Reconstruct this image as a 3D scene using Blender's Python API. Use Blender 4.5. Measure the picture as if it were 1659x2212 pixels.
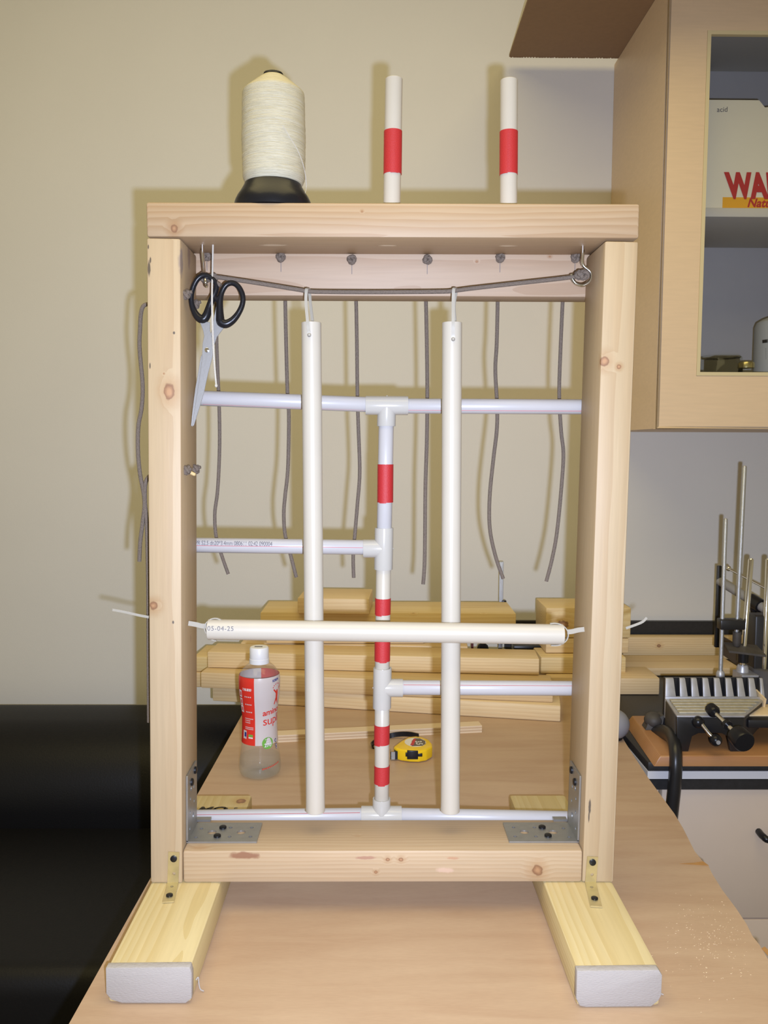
import bpy, bmesh, math, random
from mathutils import Vector, Matrix
random.seed(7)
S = bpy.context.scene
COL = S.collection
for o in list(bpy.data.objects):
    bpy.data.objects.remove(o, do_unlink=True)

# ---------------------------------------------------------------- camera
F_PX, CX, CY = 1803.8, 829.5, 1106.0
CAM = Vector((-0.0108, -1.0164, 0.5909))
YAW, PITCH, ROLL = 0.0108, -0.0784, 0.0041
fw = Vector((math.sin(YAW)*math.cos(PITCH), math.cos(YAW)*math.cos(PITCH), math.sin(PITCH)))
rt0 = Vector((math.cos(YAW), -math.sin(YAW), 0))
up0 = rt0.cross(fw)
rt = rt0*math.cos(ROLL) + up0*math.sin(ROLL)
up = up0*math.cos(ROLL) - rt0*math.sin(ROLL)
cd = bpy.data.cameras.new('camera')
cd.sensor_fit = 'VERTICAL'; cd.sensor_height = 36.0
cd.lens = F_PX/2212*36.0
cd.clip_start = 0.02; cd.clip_end = 50
cam = bpy.data.objects.new('camera', cd)
COL.objects.link(cam)
M = Matrix.Identity(4)
for i in range(3):
    M[i][0] = rt[i]; M[i][1] = up[i]; M[i][2] = -fw[i]; M[i][3] = CAM[i]
cam.matrix_world = M
S.camera = cam

# ---------------------------------------------------------------- light and exposure
S.view_settings.view_transform = 'Standard'
S.view_settings.look = 'None'
S.view_settings.exposure = 0.0
S.view_settings.gamma = 1.0
S.view_settings.use_curve_mapping = False
W = bpy.data.worlds.new('room_fill'); S.world = W
W.use_nodes = True
W.node_tree.nodes['Background'].inputs[0].default_value = (1.0, 0.84, 0.50, 1)
W.node_tree.nodes['Background'].inputs[1].default_value = 0.34
fl = bpy.data.lights.new('camera_flash', 'SPOT')
fl.spot_size = math.radians(120); fl.spot_blend = 1.0
fl.energy = 92.0; fl.color = (0.66, 0.75, 1.0); fl.shadow_soft_size = 0.007
flo = bpy.data.objects.new('camera_flash', fl); COL.objects.link(flo)
MF = M.copy(); MF.translation = CAM + rt*0.030 - up*0.030
flo.matrix_world = MF
cl = bpy.data.lights.new('ceiling_lamp', 'AREA')
cl.shape = 'RECTANGLE'; cl.size = 2.2; cl.size_y = 1.6
cl.energy = 33.0; cl.color = (1.0, 0.83, 0.40)
clo = bpy.data.objects.new('ceiling_lamp', cl); COL.objects.link(clo)
clo.location = (-0.15, -0.42, 2.27)

# ---------------------------------------------------------------- pixel helpers (real depth given)
def ray(px, py):
    return fw + rt*((px-CX)/F_PX) - up*((py-CY)/F_PX)
def at(px, py, Y):
    d = ray(px, py); return CAM + d*((Y-CAM.y)/d.y)
def atz(px, py, z):
    d = ray(px, py); return CAM + d*((z-CAM.z)/d.z)
def V(*a): return Vector(a)

# ---------------------------------------------------------------- materials
def new_mat(name):
    m = bpy.data.materials.new(name); m.use_nodes = True
    nt = m.node_tree; b = nt.nodes['Principled BSDF']
    return m, nt, b
def setp(b, **k):
    for n, v in k.items():
        n = n.replace('_', ' ')
        if n in b.inputs: b.inputs[n].default_value = v
def plain(name, col, rough=0.5, metal=0.0, bump=0.0, bscale=200, vary=0.0, vscale=30, coat=0, spec=None, stretch=(1,1,1)):
    m, nt, b = new_mat(name)
    setp(b, Base_Color=(*col, 1), Roughness=rough, Metallic=metal)
    if coat: setp(b, Coat_Weight=coat, Coat_Roughness=0.1)
    if spec is not None: b.inputs['Specular IOR Level'].default_value = spec
    if bump or vary:
        tc = nt.nodes.new('ShaderNodeTexCoord'); mp = nt.nodes.new('ShaderNodeMapping')
        mp.inputs['Scale'].default_value = stretch
        nt.links.new(tc.outputs['Object'], mp.inputs[0])
    if vary:
        n = nt.nodes.new('ShaderNodeTexNoise'); n.inputs['Scale'].default_value = vscale; n.inputs['Detail'].default_value = 4
        nt.links.new(mp.outputs[0], n.inputs['Vector'])
        mx = nt.nodes.new('ShaderNodeMix'); mx.data_type = 'RGBA'
        mx.inputs[6].default_value = (*[c*(1-vary) for c in col], 1)
        mx.inputs[7].default_value = (*[min(1, c*(1+vary)) for c in col], 1)
        nt.links.new(n.outputs[0], mx.inputs[0]); nt.links.new(mx.outputs[2], b.inputs['Base Color'])
    if bump:
        n2 = nt.nodes.new('ShaderNodeTexNoise'); n2.inputs['Scale'].default_value = bscale; n2.inputs['Detail'].default_value = 3
        nt.links.new(mp.outputs[0], n2.inputs['Vector'])
        bp = nt.nodes.new('ShaderNodeBump'); bp.inputs['Strength'].default_value = bump; bp.inputs['Distance'].default_value = 0.002
        nt.links.new(n2.outputs[0], bp.inputs['Height']); nt.links.new(bp.outputs[0], b.inputs['Normal'])
    return m
def wood(name, light, dark, knots=(), pith=(0.0, 0.05, 0.045), ring=70, rough=0.55, dist=5.5, stains=()):
    """sawn timber; local X is the grain direction; knots / stains are (x, y, z, r, stretch) in local metres"""
    dark = tuple(l*.42+d*.58 for l, d in zip(light, dark))
    m, nt, b = new_mat(name); N = nt.nodes; L = nt.links
    tc = N.new('ShaderNodeTexCoord')
    oi = N.new('ShaderNodeObjectInfo')
    mp = N.new('ShaderNodeMapping'); mp.inputs['Location'].default_value = pith; mp.inputs['Scale'].default_value = (0.22, 1, 1)
    L.new(tc.outputs['Object'], mp.inputs[0])
    add = N.new('ShaderNodeVectorMath'); add.operation = 'ADD'
    sc = N.new('ShaderNodeVectorMath'); sc.operation = 'SCALE'; sc.inputs[0].default_value = (3.0, 0.02, 0.015)
    L.new(oi.outputs['Random'], sc.inputs['Scale']); L.new(mp.outputs[0], add.inputs[0]); L.new(sc.outputs[0], add.inputs[1])
    wv = N.new('ShaderNodeTexWave'); wv.wave_type = 'RINGS'; wv.rings_direction = 'X'; wv.wave_profile = 'SAW'
    wv.inputs['Scale'].default_value = ring; wv.inputs['Distortion'].default_value = dist
    wv.inputs['Detail'].default_value = 2.0; wv.inputs['Detail Scale'].default_value = 0.28
    L.new(add.outputs[0], wv.inputs['Vector'])
    rmp = N.new('ShaderNodeValToRGB'); e = rmp.color_ramp.elements
    e[0].position = 0.25; e[0].color = (*light, 1); e[1].position = 1.0; e[1].color = (*dark, 1)
    L.new(wv.outputs['Fac'], rmp.inputs[0])
    # broad tone variation
    nz = N.new('ShaderNodeTexNoise'); nz.inputs['Scale'].default_value = 9; nz.inputs['Detail'].default_value = 5
    mp2 = N.new('ShaderNodeMapping'); mp2.inputs['Scale'].default_value = (0.25, 1.5, 1.5)
    L.new(tc.outputs['Object'], mp2.inputs[0]); L.new(mp2.outputs[0], nz.inputs['Vector'])
    mx = N.new('ShaderNodeMix'); mx.data_type = 'RGBA'; mx.blend_type = 'MULTIPLY'; mx.inputs[0].default_value = 0.55
    r2 = N.new('ShaderNodeValToRGB'); r2.color_ramp.elements[0].position = .3; r2.color_ramp.elements[1].position = .7
    r2.color_ramp.elements[0].color = (0.86, 0.78, 0.68, 1); r2.color_ramp.elements[1].color = (1, 1, 1, 1)
    L.new(nz.outputs[0], r2.inputs[0]); L.new(rmp.outputs[0], mx.inputs[6]); L.new(r2.outputs[0], mx.inputs[7])
    # fine fibre
    nf = N.new('ShaderNodeTexNoise'); nf.inputs['Scale'].default_value = 260; nf.inputs['Detail'].default_value = 2
    mp3 = N.new('ShaderNodeMapping'); mp3.inputs['Scale'].default_value = (0.05, 1, 1)
    L.new(tc.outputs['Object'], mp3.inputs[0]); L.new(mp3.outputs[0], nf.inputs['Vector'])
    mf = N.new('ShaderNodeMix'); mf.data_type = 'RGBA'; mf.blend_type = 'MULTIPLY'; mf.inputs[0].default_value = 0.16
    L.new(nf.outputs[0], mf.inputs[7]); L.new(mx.outputs[2], mf.inputs[6])
    cur = mf.outputs[2]; phase = None
    def blob(x, y, z, r, st):
        sb = N.new('ShaderNodeVectorMath'); sb.operation = 'SUBTRACT'; sb.inputs[1].default_value = (x, y, z)
        L.new(tc.outputs['Object'], sb.inputs[0])
        ml = N.new('ShaderNodeVectorMath'); ml.operation = 'MULTIPLY'; ml.inputs[1].default_value = (1/st, 1, 1)
        L.new(sb.outputs[0], ml.inputs[0])
        ln = N.new('ShaderNodeVectorMath'); ln.operation = 'LENGTH'; L.new(ml.outputs[0], ln.inputs[0])
        nn = N.new('ShaderNodeTexNoise'); nn.inputs['Scale'].default_value = 120; L.new(tc.outputs['Object'], nn.inputs['Vector'])
        ma = N.new('ShaderNodeMath'); ma.operation = 'MULTIPLY_ADD'; ma.inputs[1].default_value = r*0.9; ma.inputs[2].default_value = -r*0.45
        L.new(nn.outputs[0], ma.inputs[0])
        ad = N.new('ShaderNodeMath'); ad.operation = 'ADD'; L.new(ln.outputs['Value'], ad.inputs[0]); L.new(ma.outputs[0], ad.inputs[1])
        return ad.outputs[0]
    def mrange(src, a, c, ta, tb):
        mr = N.new('ShaderNodeMapRange'); mr.inputs[1].default_value = a; mr.inputs[2].default_value = c
        mr.inputs[3].default_value = ta; mr.inputs[4].default_value = tb; mr.clamp = True
        L.new(src, mr.inputs[0]); return mr.outputs[0]
    for (x, y, z, r, st) in knots:
        d = blob(x, y, z, r, st)
        halo = mrange(d, r*0.9, r*2.4, 0.45, 0)
        core = mrange(d, r*0.75, r*1.0, 1, 0)
        rim = mrange(d, r*0.2, r*0.95, 0.0, 1)
        a = N.new('ShaderNodeMix'); a.data_type = 'RGBA'; a.inputs[7].default_value = (dark[0]*.80, dark[1]*.62, dark[2]*.45, 1)
        L.new(halo, a.inputs[0]); L.new(cur, a.inputs[6])
        kc = N.new('ShaderNodeMix'); kc.data_type = 'RGBA'
        kc.inputs[6].default_value = (0.42, 0.23, 0.11, 1); kc.inputs[7].default_value = (0.17, 0.075, 0.035, 1); L.new(rim, kc.inputs[0])
        c = N.new('ShaderNodeMix'); c.data_type = 'RGBA'; L.new(core, c.inputs[0]); L.new(a.outputs[2], c.inputs[6]); L.new(kc.outputs[2], c.inputs[7])
        cur = c.outputs[2]
        ph = mrange(d, 0, r*3.0, 7, 0)
        if phase is None: phase = ph
        else:
            s = N.new('ShaderNodeMath'); s.operation = 'ADD'; L.new(phase, s.inputs[0]); L.new(ph, s.inputs[1]); phase = s.outputs[0]
    for (x, y, z, r, st, colr) in stains:
        d = blob(x, y, z, r, st)
        c = N.new('ShaderNodeMix'); c.data_type = 'RGBA'; c.inputs[7].default_value = (*colr, 1)
        L.new(mrange(d, r*0.6, r*1.0, 0.85, 0), c.inputs[0]); L.new(cur, c.inputs[6]); cur = c.outputs[2]
    if phase is not None: L.new(phase, wv.inputs['Phase Offset'])
    L.new(cur, b.inputs['Base Color'])
    bp = N.new('ShaderNodeBump'); bp.inputs['Strength'].default_value = 0.12; bp.inputs['Distance'].default_value = 0.001
    L.new(nf.outputs[0], bp.inputs['Height']); L.new(bp.outputs[0], b.inputs['Normal'])
    setp(b, Roughness=rough)
    return m
PINE_L, PINE_D = (0.4884, 0.3476, 0.2068), (0.3784, 0.2288, 0.1056)
YEL_L, YEL_D = (0.68, 0.565, 0.30), (0.57, 0.43, 0.17)

MT = {}
MT['wall'] = plain('wall_paint', (0.72, 0.70, 0.65), 0.9, bump=0.08, bscale=260, vary=0.025, vscale=5)
MT['floor'] = plain('floor_vinyl', (0.22, 0.20, 0.17), 0.5, vary=0.15, vscale=8)
MT['ceil'] = plain('ceiling_paint', (0.8, 0.79, 0.75), 0.9, vary=0.02)
MT['pvc'] = plain('white_ppr_pipe', (0.4905, 0.4725, 0.4635), 0.32, vary=0.02, vscale=40)
MT['pvc_cream'] = plain('ivory_pvc_pipe', (0.5175, 0.4725, 0.387), 0.30, vary=0.03, vscale=30)
MT['pvc_fit'] = plain('glossy_pvc_fitting', (0.477, 0.4545, 0.405), 0.16, vary=0.02)
MT['red_tape'] = plain('red_cloth_tape', (0.45, 0.020, 0.022), 0.55, bump=0.25, bscale=900)
MT['red_line'] = plain('red_print_line', (0.45, 0.10, 0.10), 0.5)
MT['ink'] = plain('grey_ink', (0.13, 0.12, 0.13), 0.6)
MT['black_ink'] = plain('black_ink', (0.025, 0.02, 0.018), 0.6)
MT['cord'] = plain('taupe_braided_cord', (0.165, 0.128, 0.098), 0.85, bump=0.8, bscale=700, vary=0.25, vscale=500)
MT['nylon'] = plain('milky_nylon', (0.56, 0.52, 0.43), 0.35)
nb = MT['nylon'].node_tree.nodes['Principled BSDF']; setp(nb, Transmission_Weight=0.35)
MT['string'] = plain('white_twine', (0.60, 0.56, 0.48), 0.8, bump=0.6, bscale=1500)
MT['black_plastic'] = plain('black_plastic', (0.010, 0.010, 0.012), 0.30, bump=0.05, bscale=500, spec=0.3)
MT['black_metal'] = plain('black_painted_iron', (0.013, 0.013, 0.015), 0.35, vary=0.2)
MT['dusty_black'] = plain('dusty_black_iron', (0.055, 0.048, 0.042), 0.6, vary=0.4, vscale=60)
MT['steel'] = plain('galvanised_steel', (0.36, 0.36, 0.34), 0.38, metal=0.75, vary=0.15, vscale=90)
MT['screw'] = plain('black_screw', (0.010, 0.010, 0.012), 0.4, metal=0.3)
MT['brass'] = plain('yellow_zinc_plating', (0.62, 0.52, 0.27), 0.30, metal=0.65, vary=0.25, vscale=60)
MT['chrome'] = plain('polished_chrome', (0.75, 0.74, 0.72), 0.14, metal=1.0)
MT['zinc'] = plain('dull_zinc_rod', (0.45, 0.46, 0.47), 0.35, metal=0.8, bump=0.4, bscale=900)
MT['blade'] = plain('scissor_steel', (0.42, 0.42, 0.42), 0.27, metal=0.65, bump=0.03, bscale=400)
MT['thread'] = plain('cream_thread', (0.575, 0.53, 0.385), 0.45, bump=0.9, bscale=220, vary=0.10, vscale=60, stretch=(0.12, 0.12, 6))
MT['leather'] = plain('black_leather', (0.008, 0.008, 0.009), 0.48, bump=0.15, bscale=250, spec=0.22)
MT['laminate'] = plain('maple_laminate', (0.73, 0.55, 0.355), 0.45, vary=0.07, vscale=60, stretch=(0.25, 1, 3))
MT['lam_edge'] = plain('cream_edge_strip', (0.66, 0.56, 0.33), 0.4)
MT['hardboard'] = plain('brown_fibreboard', (0.27, 0.165, 0.085), 0.8, vary=0.1, vscale=80)
MT['cab_in'] = plain('grey_blue_melamine', (0.52, 0.49, 0.47), 0.6, vary=0.03)
MT['shelf_in'] = plain('shelf_grey_melamine', (0.62, 0.58, 0.50), 0.6)
MT['counter'] = plain('black_worktop', (0.022, 0.021, 0.022), 0.45, vary=0.4, vscale=120)
MT['white_strip'] = plain('white_laminate_core', (0.66, 0.65, 0.66), 0.5)
MT['lilac'] = plain('lilac_grey_laminate', (0.62, 0.50, 0.385), 0.5, vary=0.02)
MT['yellow'] = plain('yellow_abs', (0.80, 0.52, 0.012), 0.25)
MT['white_card'] = plain('white_carton', (0.82, 0.76, 0.60), 0.7, vary=0.03, vscale=12)
MT['red_print'] = plain('red_print', (0.50, 0.035, 0.035), 0.5)
MT['orange_print'] = plain('amber_print', (0.85, 0.42, 0.03), 0.5)
MT['label_red'] = plain('label_red', (0.70, 0.035, 0.022), 0.28)
MT['label_white'] = plain('label_white', (0.62, 0.56, 0.54), 0.28)
MT['label_green'] = plain('label_green', (0.16, 0.42, 0.06), 0.35)
MT['label_blue'] = plain('label_blue', (0.03, 0.04, 0.22), 0.35)
MT['cap'] = plain('white_bottle_cap', (0.78, 0.78, 0.78), 0.4)
MT['sticker'] = plain('white_sticker', (0.72, 0.70, 0.62), 0.4)
MT['sticker_dark'] = plain('brown_grey_print', (0.10, 0.08, 0.06), 0.4)
MT['end_white'] = plain('white_end_tape', (0.396, 0.3645, 0.333), 0.8, bump=0.35, bscale=250, vary=0.05, vscale=50, stretch=(1, 1, 4))
MT['orange_wood'] = wood('orange_stained_board', (0.46, 0.24, 0.10), (0.33, 0.13, 0.045), ring=50, rough=0.4)
MT['grey_paint'] = plain('grey_paint', (0.25, 0.25, 0.27), 0.5)
MT['alu'] = plain('cast_aluminium', (0.48, 0.48, 0.50), 0.42, metal=0.55, vary=0.2, vscale=70)
MT['alu_dust'] = plain('dusty_aluminium', (0.46, 0.42, 0.31), 0.6, metal=0.3, vary=0.3, vscale=120)
MT['dust'] = plain('pale_sawdust', (0.72, 0.56, 0.34), 0.9, vary=0.15, vscale=200)
MT['dowel'] = plain('pale_dowel', (0.62, 0.47, 0.22), 0.6)
MT['gold'] = plain('gold_lid', (0.55, 0.47, 0.22), 0.25, metal=0.9)
MT['blade_saw'] = plain('saw_blade_brown_grey', (0.13, 0.105, 0.085), 0.45, metal=0.5)
MT['ply_edge'] = None

def thin_clear(name, tint, rough=0.04, extra=0.0, haze=0.0, edge=0.18):
    m = bpy.data.materials.new(name); m.use_nodes = True
    nt = m.node_tree; N = nt.nodes; N.clear()
    out = N.new('ShaderNodeOutputMaterial'); tr = N.new('ShaderNodeBsdfTransparent'); gl = N.new('ShaderNodeBsdfGlossy')
    tr.inputs[0].default_value = (*tint, 1); gl.inputs['Roughness'].default_value = rough
    fr = N.new('ShaderNodeLayerWeight'); fr.inputs['Blend'].default_value = 0.12
    ad = N.new('ShaderNodeMath'); ad.operation = 'ADD'; ad.inputs[1].default_value = extra; ad.use_clamp = True
    mx = N.new('ShaderNodeMixShader')
    pw = N.new('ShaderNodeMath'); pw.operation = 'MULTIPLY'; pw.inputs[1].default_value = edge
    nt.links.new(fr.outputs['Facing'], pw.inputs[0]); nt.links.new(pw.outputs[0], ad.inputs[0]); nt.links.new(ad.outputs[0], mx.inputs[0])
    nt.links.new(tr.outputs[0], mx.inputs[1]); nt.links.new(gl.outputs[0], mx.inputs[2])
    df = N.new('ShaderNodeBsdfDiffuse'); df.inputs[0].default_value = (0.75, 0.74, 0.70, 1); m2 = N.new('ShaderNodeMixShader'); m2.inputs[0].default_value = haze
    nt.links.new(mx.outputs[0], m2.inputs[1]); nt.links.new(df.outputs[0], m2.inputs[2]); nt.links.new(m2.outputs[0], out.inputs[0])
    return m
MT['pet'] = thin_clear('clear_pet', (0.985, 0.985, 0.98), 0.06, 0.025, 0.075, 0.40)
MT['water'] = thin_clear('water', (0.95, 0.97, 0.97), 0.02, 0.0)
MT['glass'] = thin_clear('cabinet_glass', (0.93, 0.94, 0.95), 0.01, 0.0)
MT['jar'] = thin_clear('jar_glass', (0.94, 0.95, 0.93), 0.03, 0.02)

def plywood(name):
    m, nt, b = new_mat(name); N = nt.nodes; L = nt.links
    tc = N.new('ShaderNodeTexCoord'); mp = N.new('ShaderNodeMapping'); mp.inputs['Scale'].default_value = (1.3, 9, 9)
    L.new(tc.outputs['Object'], mp.inputs[0])
    n1 = N.new('ShaderNodeTexNoise'); n1.inputs['Scale'].default_value = 3.2; n1.inputs['Detail'].default_value = 8; n1.inputs['Distortion'].default_value = 0.8
    L.new(mp.outputs[0], n1.inputs['Vector'])
    rp = N.new('ShaderNodeValToRGB'); e = rp.color_ramp.elements
    e[0].position = 0.30; e[0].color = (0.49, 0.33, 0.205, 1); e[1].position = 0.72; e[1].color = (0.565, 0.405, 0.26, 1)
    e.new(0.5).color = (0.53, 0.37, 0.235, 1)
    L.new(n1.outputs[0], rp.inputs[0])
    n2 = N.new('ShaderNodeTexNoise'); n2.inputs['Scale'].default_value = 3; n2.inputs['Detail'].default_value = 3; L.new(tc.outputs['Object'], n2.inputs['Vector'])
    r2 = N.new('ShaderNodeValToRGB'); r2.color_ramp.elements[0].position = .35; r2.color_ramp.elements[1].position = .68
    r2.color_ramp.elements[0].color = (.86, .82, .80, 1); r2.color_ramp.elements[1].color = (1, 1, 1, 1); L.new(n2.outputs[0], r2.inputs[0])
    mx = N.new('ShaderNodeMix'); mx.data_type = 'RGBA'; mx.blend_type = 'MULTIPLY'; mx.inputs[0].default_value = 0.7
    L.new(rp.outputs[0], mx.inputs[6]); L.new(r2.outputs[0], mx.inputs[7])
    n3 = N.new('ShaderNodeTexNoise'); n3.inputs['Scale'].default_value = 60; n3.inputs['Detail'].default_value = 3; L.new(mp.outputs[0], n3.inputs['Vector'])
    m3 = N.new('ShaderNodeMix'); m3.data_type = 'RGBA'; m3.blend_type = 'MULTIPLY'; m3.inputs[0].default_value = 0.14
    L.new(mx.outputs[2], m3.inputs[6]); L.new(n3.outputs[0], m3.inputs[7])
    L.new(m3.outputs[2], b.inputs['Base Color']); setp(b, Roughness=0.5)
    return m
MT['ply'] = plywood('lauan_plywood')
MT['ply_dark'] = plain('splintered_core_ply', (0.42, 0.22, 0.07), 0.7, vary=0.2, vscale=90)

# ---------------------------------------------------------------- mesh helpers
class MB:
    def __init__(self): self.v = []; self.f = []; self.mi = []
    def add(self, vs, fs, mi=0):
        n = len(self.v); self.v += [Vector(p) for p in vs]
        self.f += [[i+n for i in f] for f in fs]; self.mi += [mi]*len(fs)
    def hexa(self, p, mi=0):   # 8 corners: bottom ring 0-3, top ring 4-7
        self.add(p, [(3,2,1,0),(4,5,6,7),(0,1,5,4),(1,2,6,5),(2,3,7,6),(3,0,4,7)], mi)
    def box(self, a, b, mi=0):
        x0,y0,z0 = a; x1,y1,z1 = b
        self.hexa([(x0,y0,z0),(x1,y0,z0),(x1,y1,z0),(x0,y1,z0),(x0,y0,z1),(x1,y0,z1),(x1,y1,z1),(x0,y1,z1)], mi)
    def lathe(self, prof, seg=32, origin=(0,0,0), axis=(0,0,1), cap0=True, cap1=True, mi=0, a0=0, a1=2*math.pi):
        axis = Vector(axis).normalized(); u = axis.orthogonal().normalized()
        if abs(axis.z) > .99: u = Vector((1,0,0))
        w = axis.cross(u); o = Vector(origin); full = abs(a1-a0-2*math.pi) < 1e-6
        n = seg if full else seg+1; vs = []
        for (h, r) in prof:
            for i in range(n):
                a = a0+(a1-a0)*i/seg; vs.append(o+axis*h+(u*math.cos(a)+w*math.sin(a))*r)
        fs = []
        for j in range(len(prof)-1):
            for i in range(seg):
                k = (i+1) % n; fs.append((j*n+i, j*n+k, (j+1)*n+k, (j+1)*n+i))
        if full and cap0: fs.append(tuple(reversed(range(n))))
        if full and cap1: fs.append(tuple(range((len(prof)-1)*n, len(prof)*n)))
        self.add(vs, fs, mi)
    def sweep(self, path, prof, closed=False, upv=None, mi=0, scale=None):
        """prof: list of (a,b) in the frame's normal/binormal"""
        P = [Vector(p) for p in path]; n = len(P); m = len(prof)
        T = []
        for i in range(n):
            if closed: t = P[(i+1) % n]-P[i-1]
            else: t = P[min(i+1, n-1)]-P[max(i-1, 0)]
            T.append(t.normalized() if t.length > 1e-12 else Vector((0,0,1)))
        nrm = (Vector(upv)-T[0]*Vector(upv).dot(T[0])) if upv is not None else T[0].orthogonal()
        nrm.normalize(); vs = []
        for i in range(n):
            nrm = nrm-T[i]*nrm.dot(T[i])
            if nrm.length < 1e-9: nrm = T[i].orthogonal()
            nrm.normalize(); bn = T[i].cross(nrm); s = scale[i] if scale else 1
            for (a, c) in prof: vs.append(P[i]+nrm*a*s+bn*c*s)
        fs = []
        for i in range(n if closed else n-1):
            i2 = (i+1) % n
            for j in range(m):
                k = (j+1) % m; fs.append((i*m+j, i*m+k, i2*m+k, i2*m+j))
        if not closed:
            fs.append(tuple(reversed(range(m)))); fs.append(tuple(range((n-1)*m, n*m)))
        self.add(vs, fs, mi)
    def tube(self, path, r, seg=12, closed=False, mi=0, scale=None):
        self.sweep(path, [(r*math.cos(2*math.pi*i/seg), r*math.sin(2*math.pi*i/seg)) for i in range(seg)], closed, mi=mi, scale=scale)
    def ball(self, c, r, seg=16, rings=10, sq=(1,1,1), mi=0):
        c = Vector(c); vs = [c+Vector((0,0,-r*sq[2]))]
        for j in range(1, rings):
            p = -math.pi/2+math.pi*j/rings
            for i in range(seg):
                a = 2*math.pi*i/seg; vs.append(c+Vector((r*sq[0]*math.cos(p)*math.cos(a), r*sq[1]*math.cos(p)*math.sin(a), r*sq[2]*math.sin(p))))
        vs.append(c+Vector((0,0,r*sq[2]))); fs = []
        for i in range(seg): fs.append((0, 1+(i+1) % seg, 1+i))
        for j in range(rings-2):
            for i in range(seg):
                k = (i+1) % seg; fs.append((1+j*seg+i, 1+j*seg+k, 1+(j+1)*seg+k, 1+(j+1)*seg+i))
        t = len(vs)-1; b0 = 1+(rings-2)*seg
        for i in range(seg): fs.append((b0+i, b0+(i+1) % seg, t))
        self.add(vs, fs, mi)
    def prism(self, poly, ext, mi=0):
        poly = [Vector(p) for p in poly]; n = len(poly); e = Vector(ext)
        self.add(poly+[p+e for p in poly], [tuple(range(n)), tuple(reversed(range(n, 2*n)))]+[(i, i+n, (i+1) % n+n, (i+1) % n) for i in range(n)], mi)
    def build(self, name, mats, parent=None, smooth=True, angle=38, bevel=0, bseg=2, mw=None):
        me = bpy.data.meshes.new(name)
        me.from_pydata([tuple(p) for p in self.v], [], self.f)
        if not isinstance(mats, (list, tuple)): mats = [mats]
        for m in mats: me.materials.append(m)
        for p, i in zip(me.polygons, self.mi): p.material_index = i
        bm = bmesh.new(); bm.from_mesh(me)
        bmesh.ops.recalc_face_normals(bm, faces=bm.faces)
        if bevel:
            ed = [e for e in bm.edges if len(e.link_faces) == 2 and e.calc_face_angle(0) > 0.5]
            bmesh.ops.bevel(bm, geom=ed, offset=bevel, segments=bseg, profile=0.5, affect='EDGES', clamp_overlap=True)
        bm.to_mesh(me); bm.free()
        if smooth:
            me.shade_smooth(); me.set_sharp_from_angle(angle=math.radians(angle))
        o = bpy.data.objects.new(name, me); COL.objects.link(o)
        if mw is not None: o.matrix_world = mw
        if parent is not None: attach(o, parent)
        return o
def attach(o, parent):
    o.parent = parent
    Mp = Matrix.Identity(4); q = parent; chain = []
    while q is not None:
        chain.append(q); q = q.parent
    for q in reversed(chain): Mp = Mp @ (q.matrix_parent_inverse if q.parent else Matrix.Identity(4)) @ q.matrix_basis
    o.matrix_parent_inverse = Mp.inverted()
def thing(name, loc, label, cat, group=None):
    o = bpy.data.objects.new(name, None); COL.objects.link(o); o.location = loc; o.empty_display_size = 0.05
    return tag(o, label, cat, group)
def tag(o, label, cat, group=None):
    o['label'] = label; o['category'] = cat
    if group: o['group'] = group
    return o
def struct(o): o['kind'] = 'structure'; return o
def stuff(o): o['kind'] = 'stuff'; return o
def frame_mat(A, B, upv):
    x = (B-A).normalized(); z = (Vector(upv)-x*Vector(upv).dot(x)).normalized(); y = z.cross(x)
    m = Matrix.Identity(4)
    for i in range(3): m[i][0] = x[i]; m[i][1] = y[i]; m[i][2] = z[i]; m[i][3] = (A[i]+B[i])/2
    return m
def board(name, A, B, w, t, mat, upv=(0,0,1), parent=None, bevel=0.0028):
    """timber between centre points A and B, w wide, t thick along upv; local X along the grain"""
    A = Vector(A); B = Vector(B); L = (B-A).length; mb = MB()
    mb.box((-L/2,-w/2,-t/2), (L/2,w/2,t/2))
    return mb.build(name, mat, parent, bevel=bevel, bseg=2, mw=frame_mat(A, B, upv))
def catmull(pts, n=8, closed=False):
    P = [Vector(p) for p in pts]; N = len(P); out = []
    for i in range(N if closed else N-1):
        if closed: p0,p1,p2,p3 = P[i-1],P[i],P[(i+1) % N],P[(i+2) % N]
        else: p0,p1,p2,p3 = P[max(i-1,0)],P[i],P[i+1],P[min(i+2,N-1)]
        for k in range(n):
            t = k/n
            out.append(0.5*((2*p1)+(p2-p0)*t+(2*p0-5*p1+4*p2-p3)*t*t+(3*p1-p0-3*p2+p3)*t**3))
    if not closed: out.append(P[-1])
    return out
# lettering: font curve -> triangles (x, y), cached before the scene grows
def text_geo(body, size, shear=0.0, align='LEFT', offset=0.0, space=1.0):
    c = bpy.data.curves.new('lettering', 'FONT'); c.body = body; c.size = size; c.shear = shear; c.align_x = align
    c.resolution_u = 3; c.offset = offset; c.space_character = space
    o = bpy.data.objects.new('lettering', c); COL.objects.link(o)
    dg = bpy.context.evaluated_depsgraph_get(); me = o.evaluated_get(dg).to_mesh()
    vs = [(v.co.x, v.co.y) for v in me.vertices]; fs = [tuple(p.vertices) for p in me.polygons]
    o.evaluated_get(dg).to_mesh_clear()
    bpy.data.objects.remove(o, do_unlink=True); bpy.data.curves.remove(c)
    return vs, fs
TX = {}
TX['pipe_print'] = text_geo('PR S2.5 dn20*3.4mm 080611 02:42 090004', 0.0088, space=0.92)
TX['date'] = text_geo('05-04-25', 0.0118, space=1.12)
TX['spf'] = text_geo('MO', 0.030, shear=0.3, offset=0.0008)
TX['spf2'] = text_geo('S-P-F', 0.022, space=1.3)
TX['wal'] = text_geo('WAL', 0.090, shear=-0.18, offset=0.0048, space=1.02)
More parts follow.
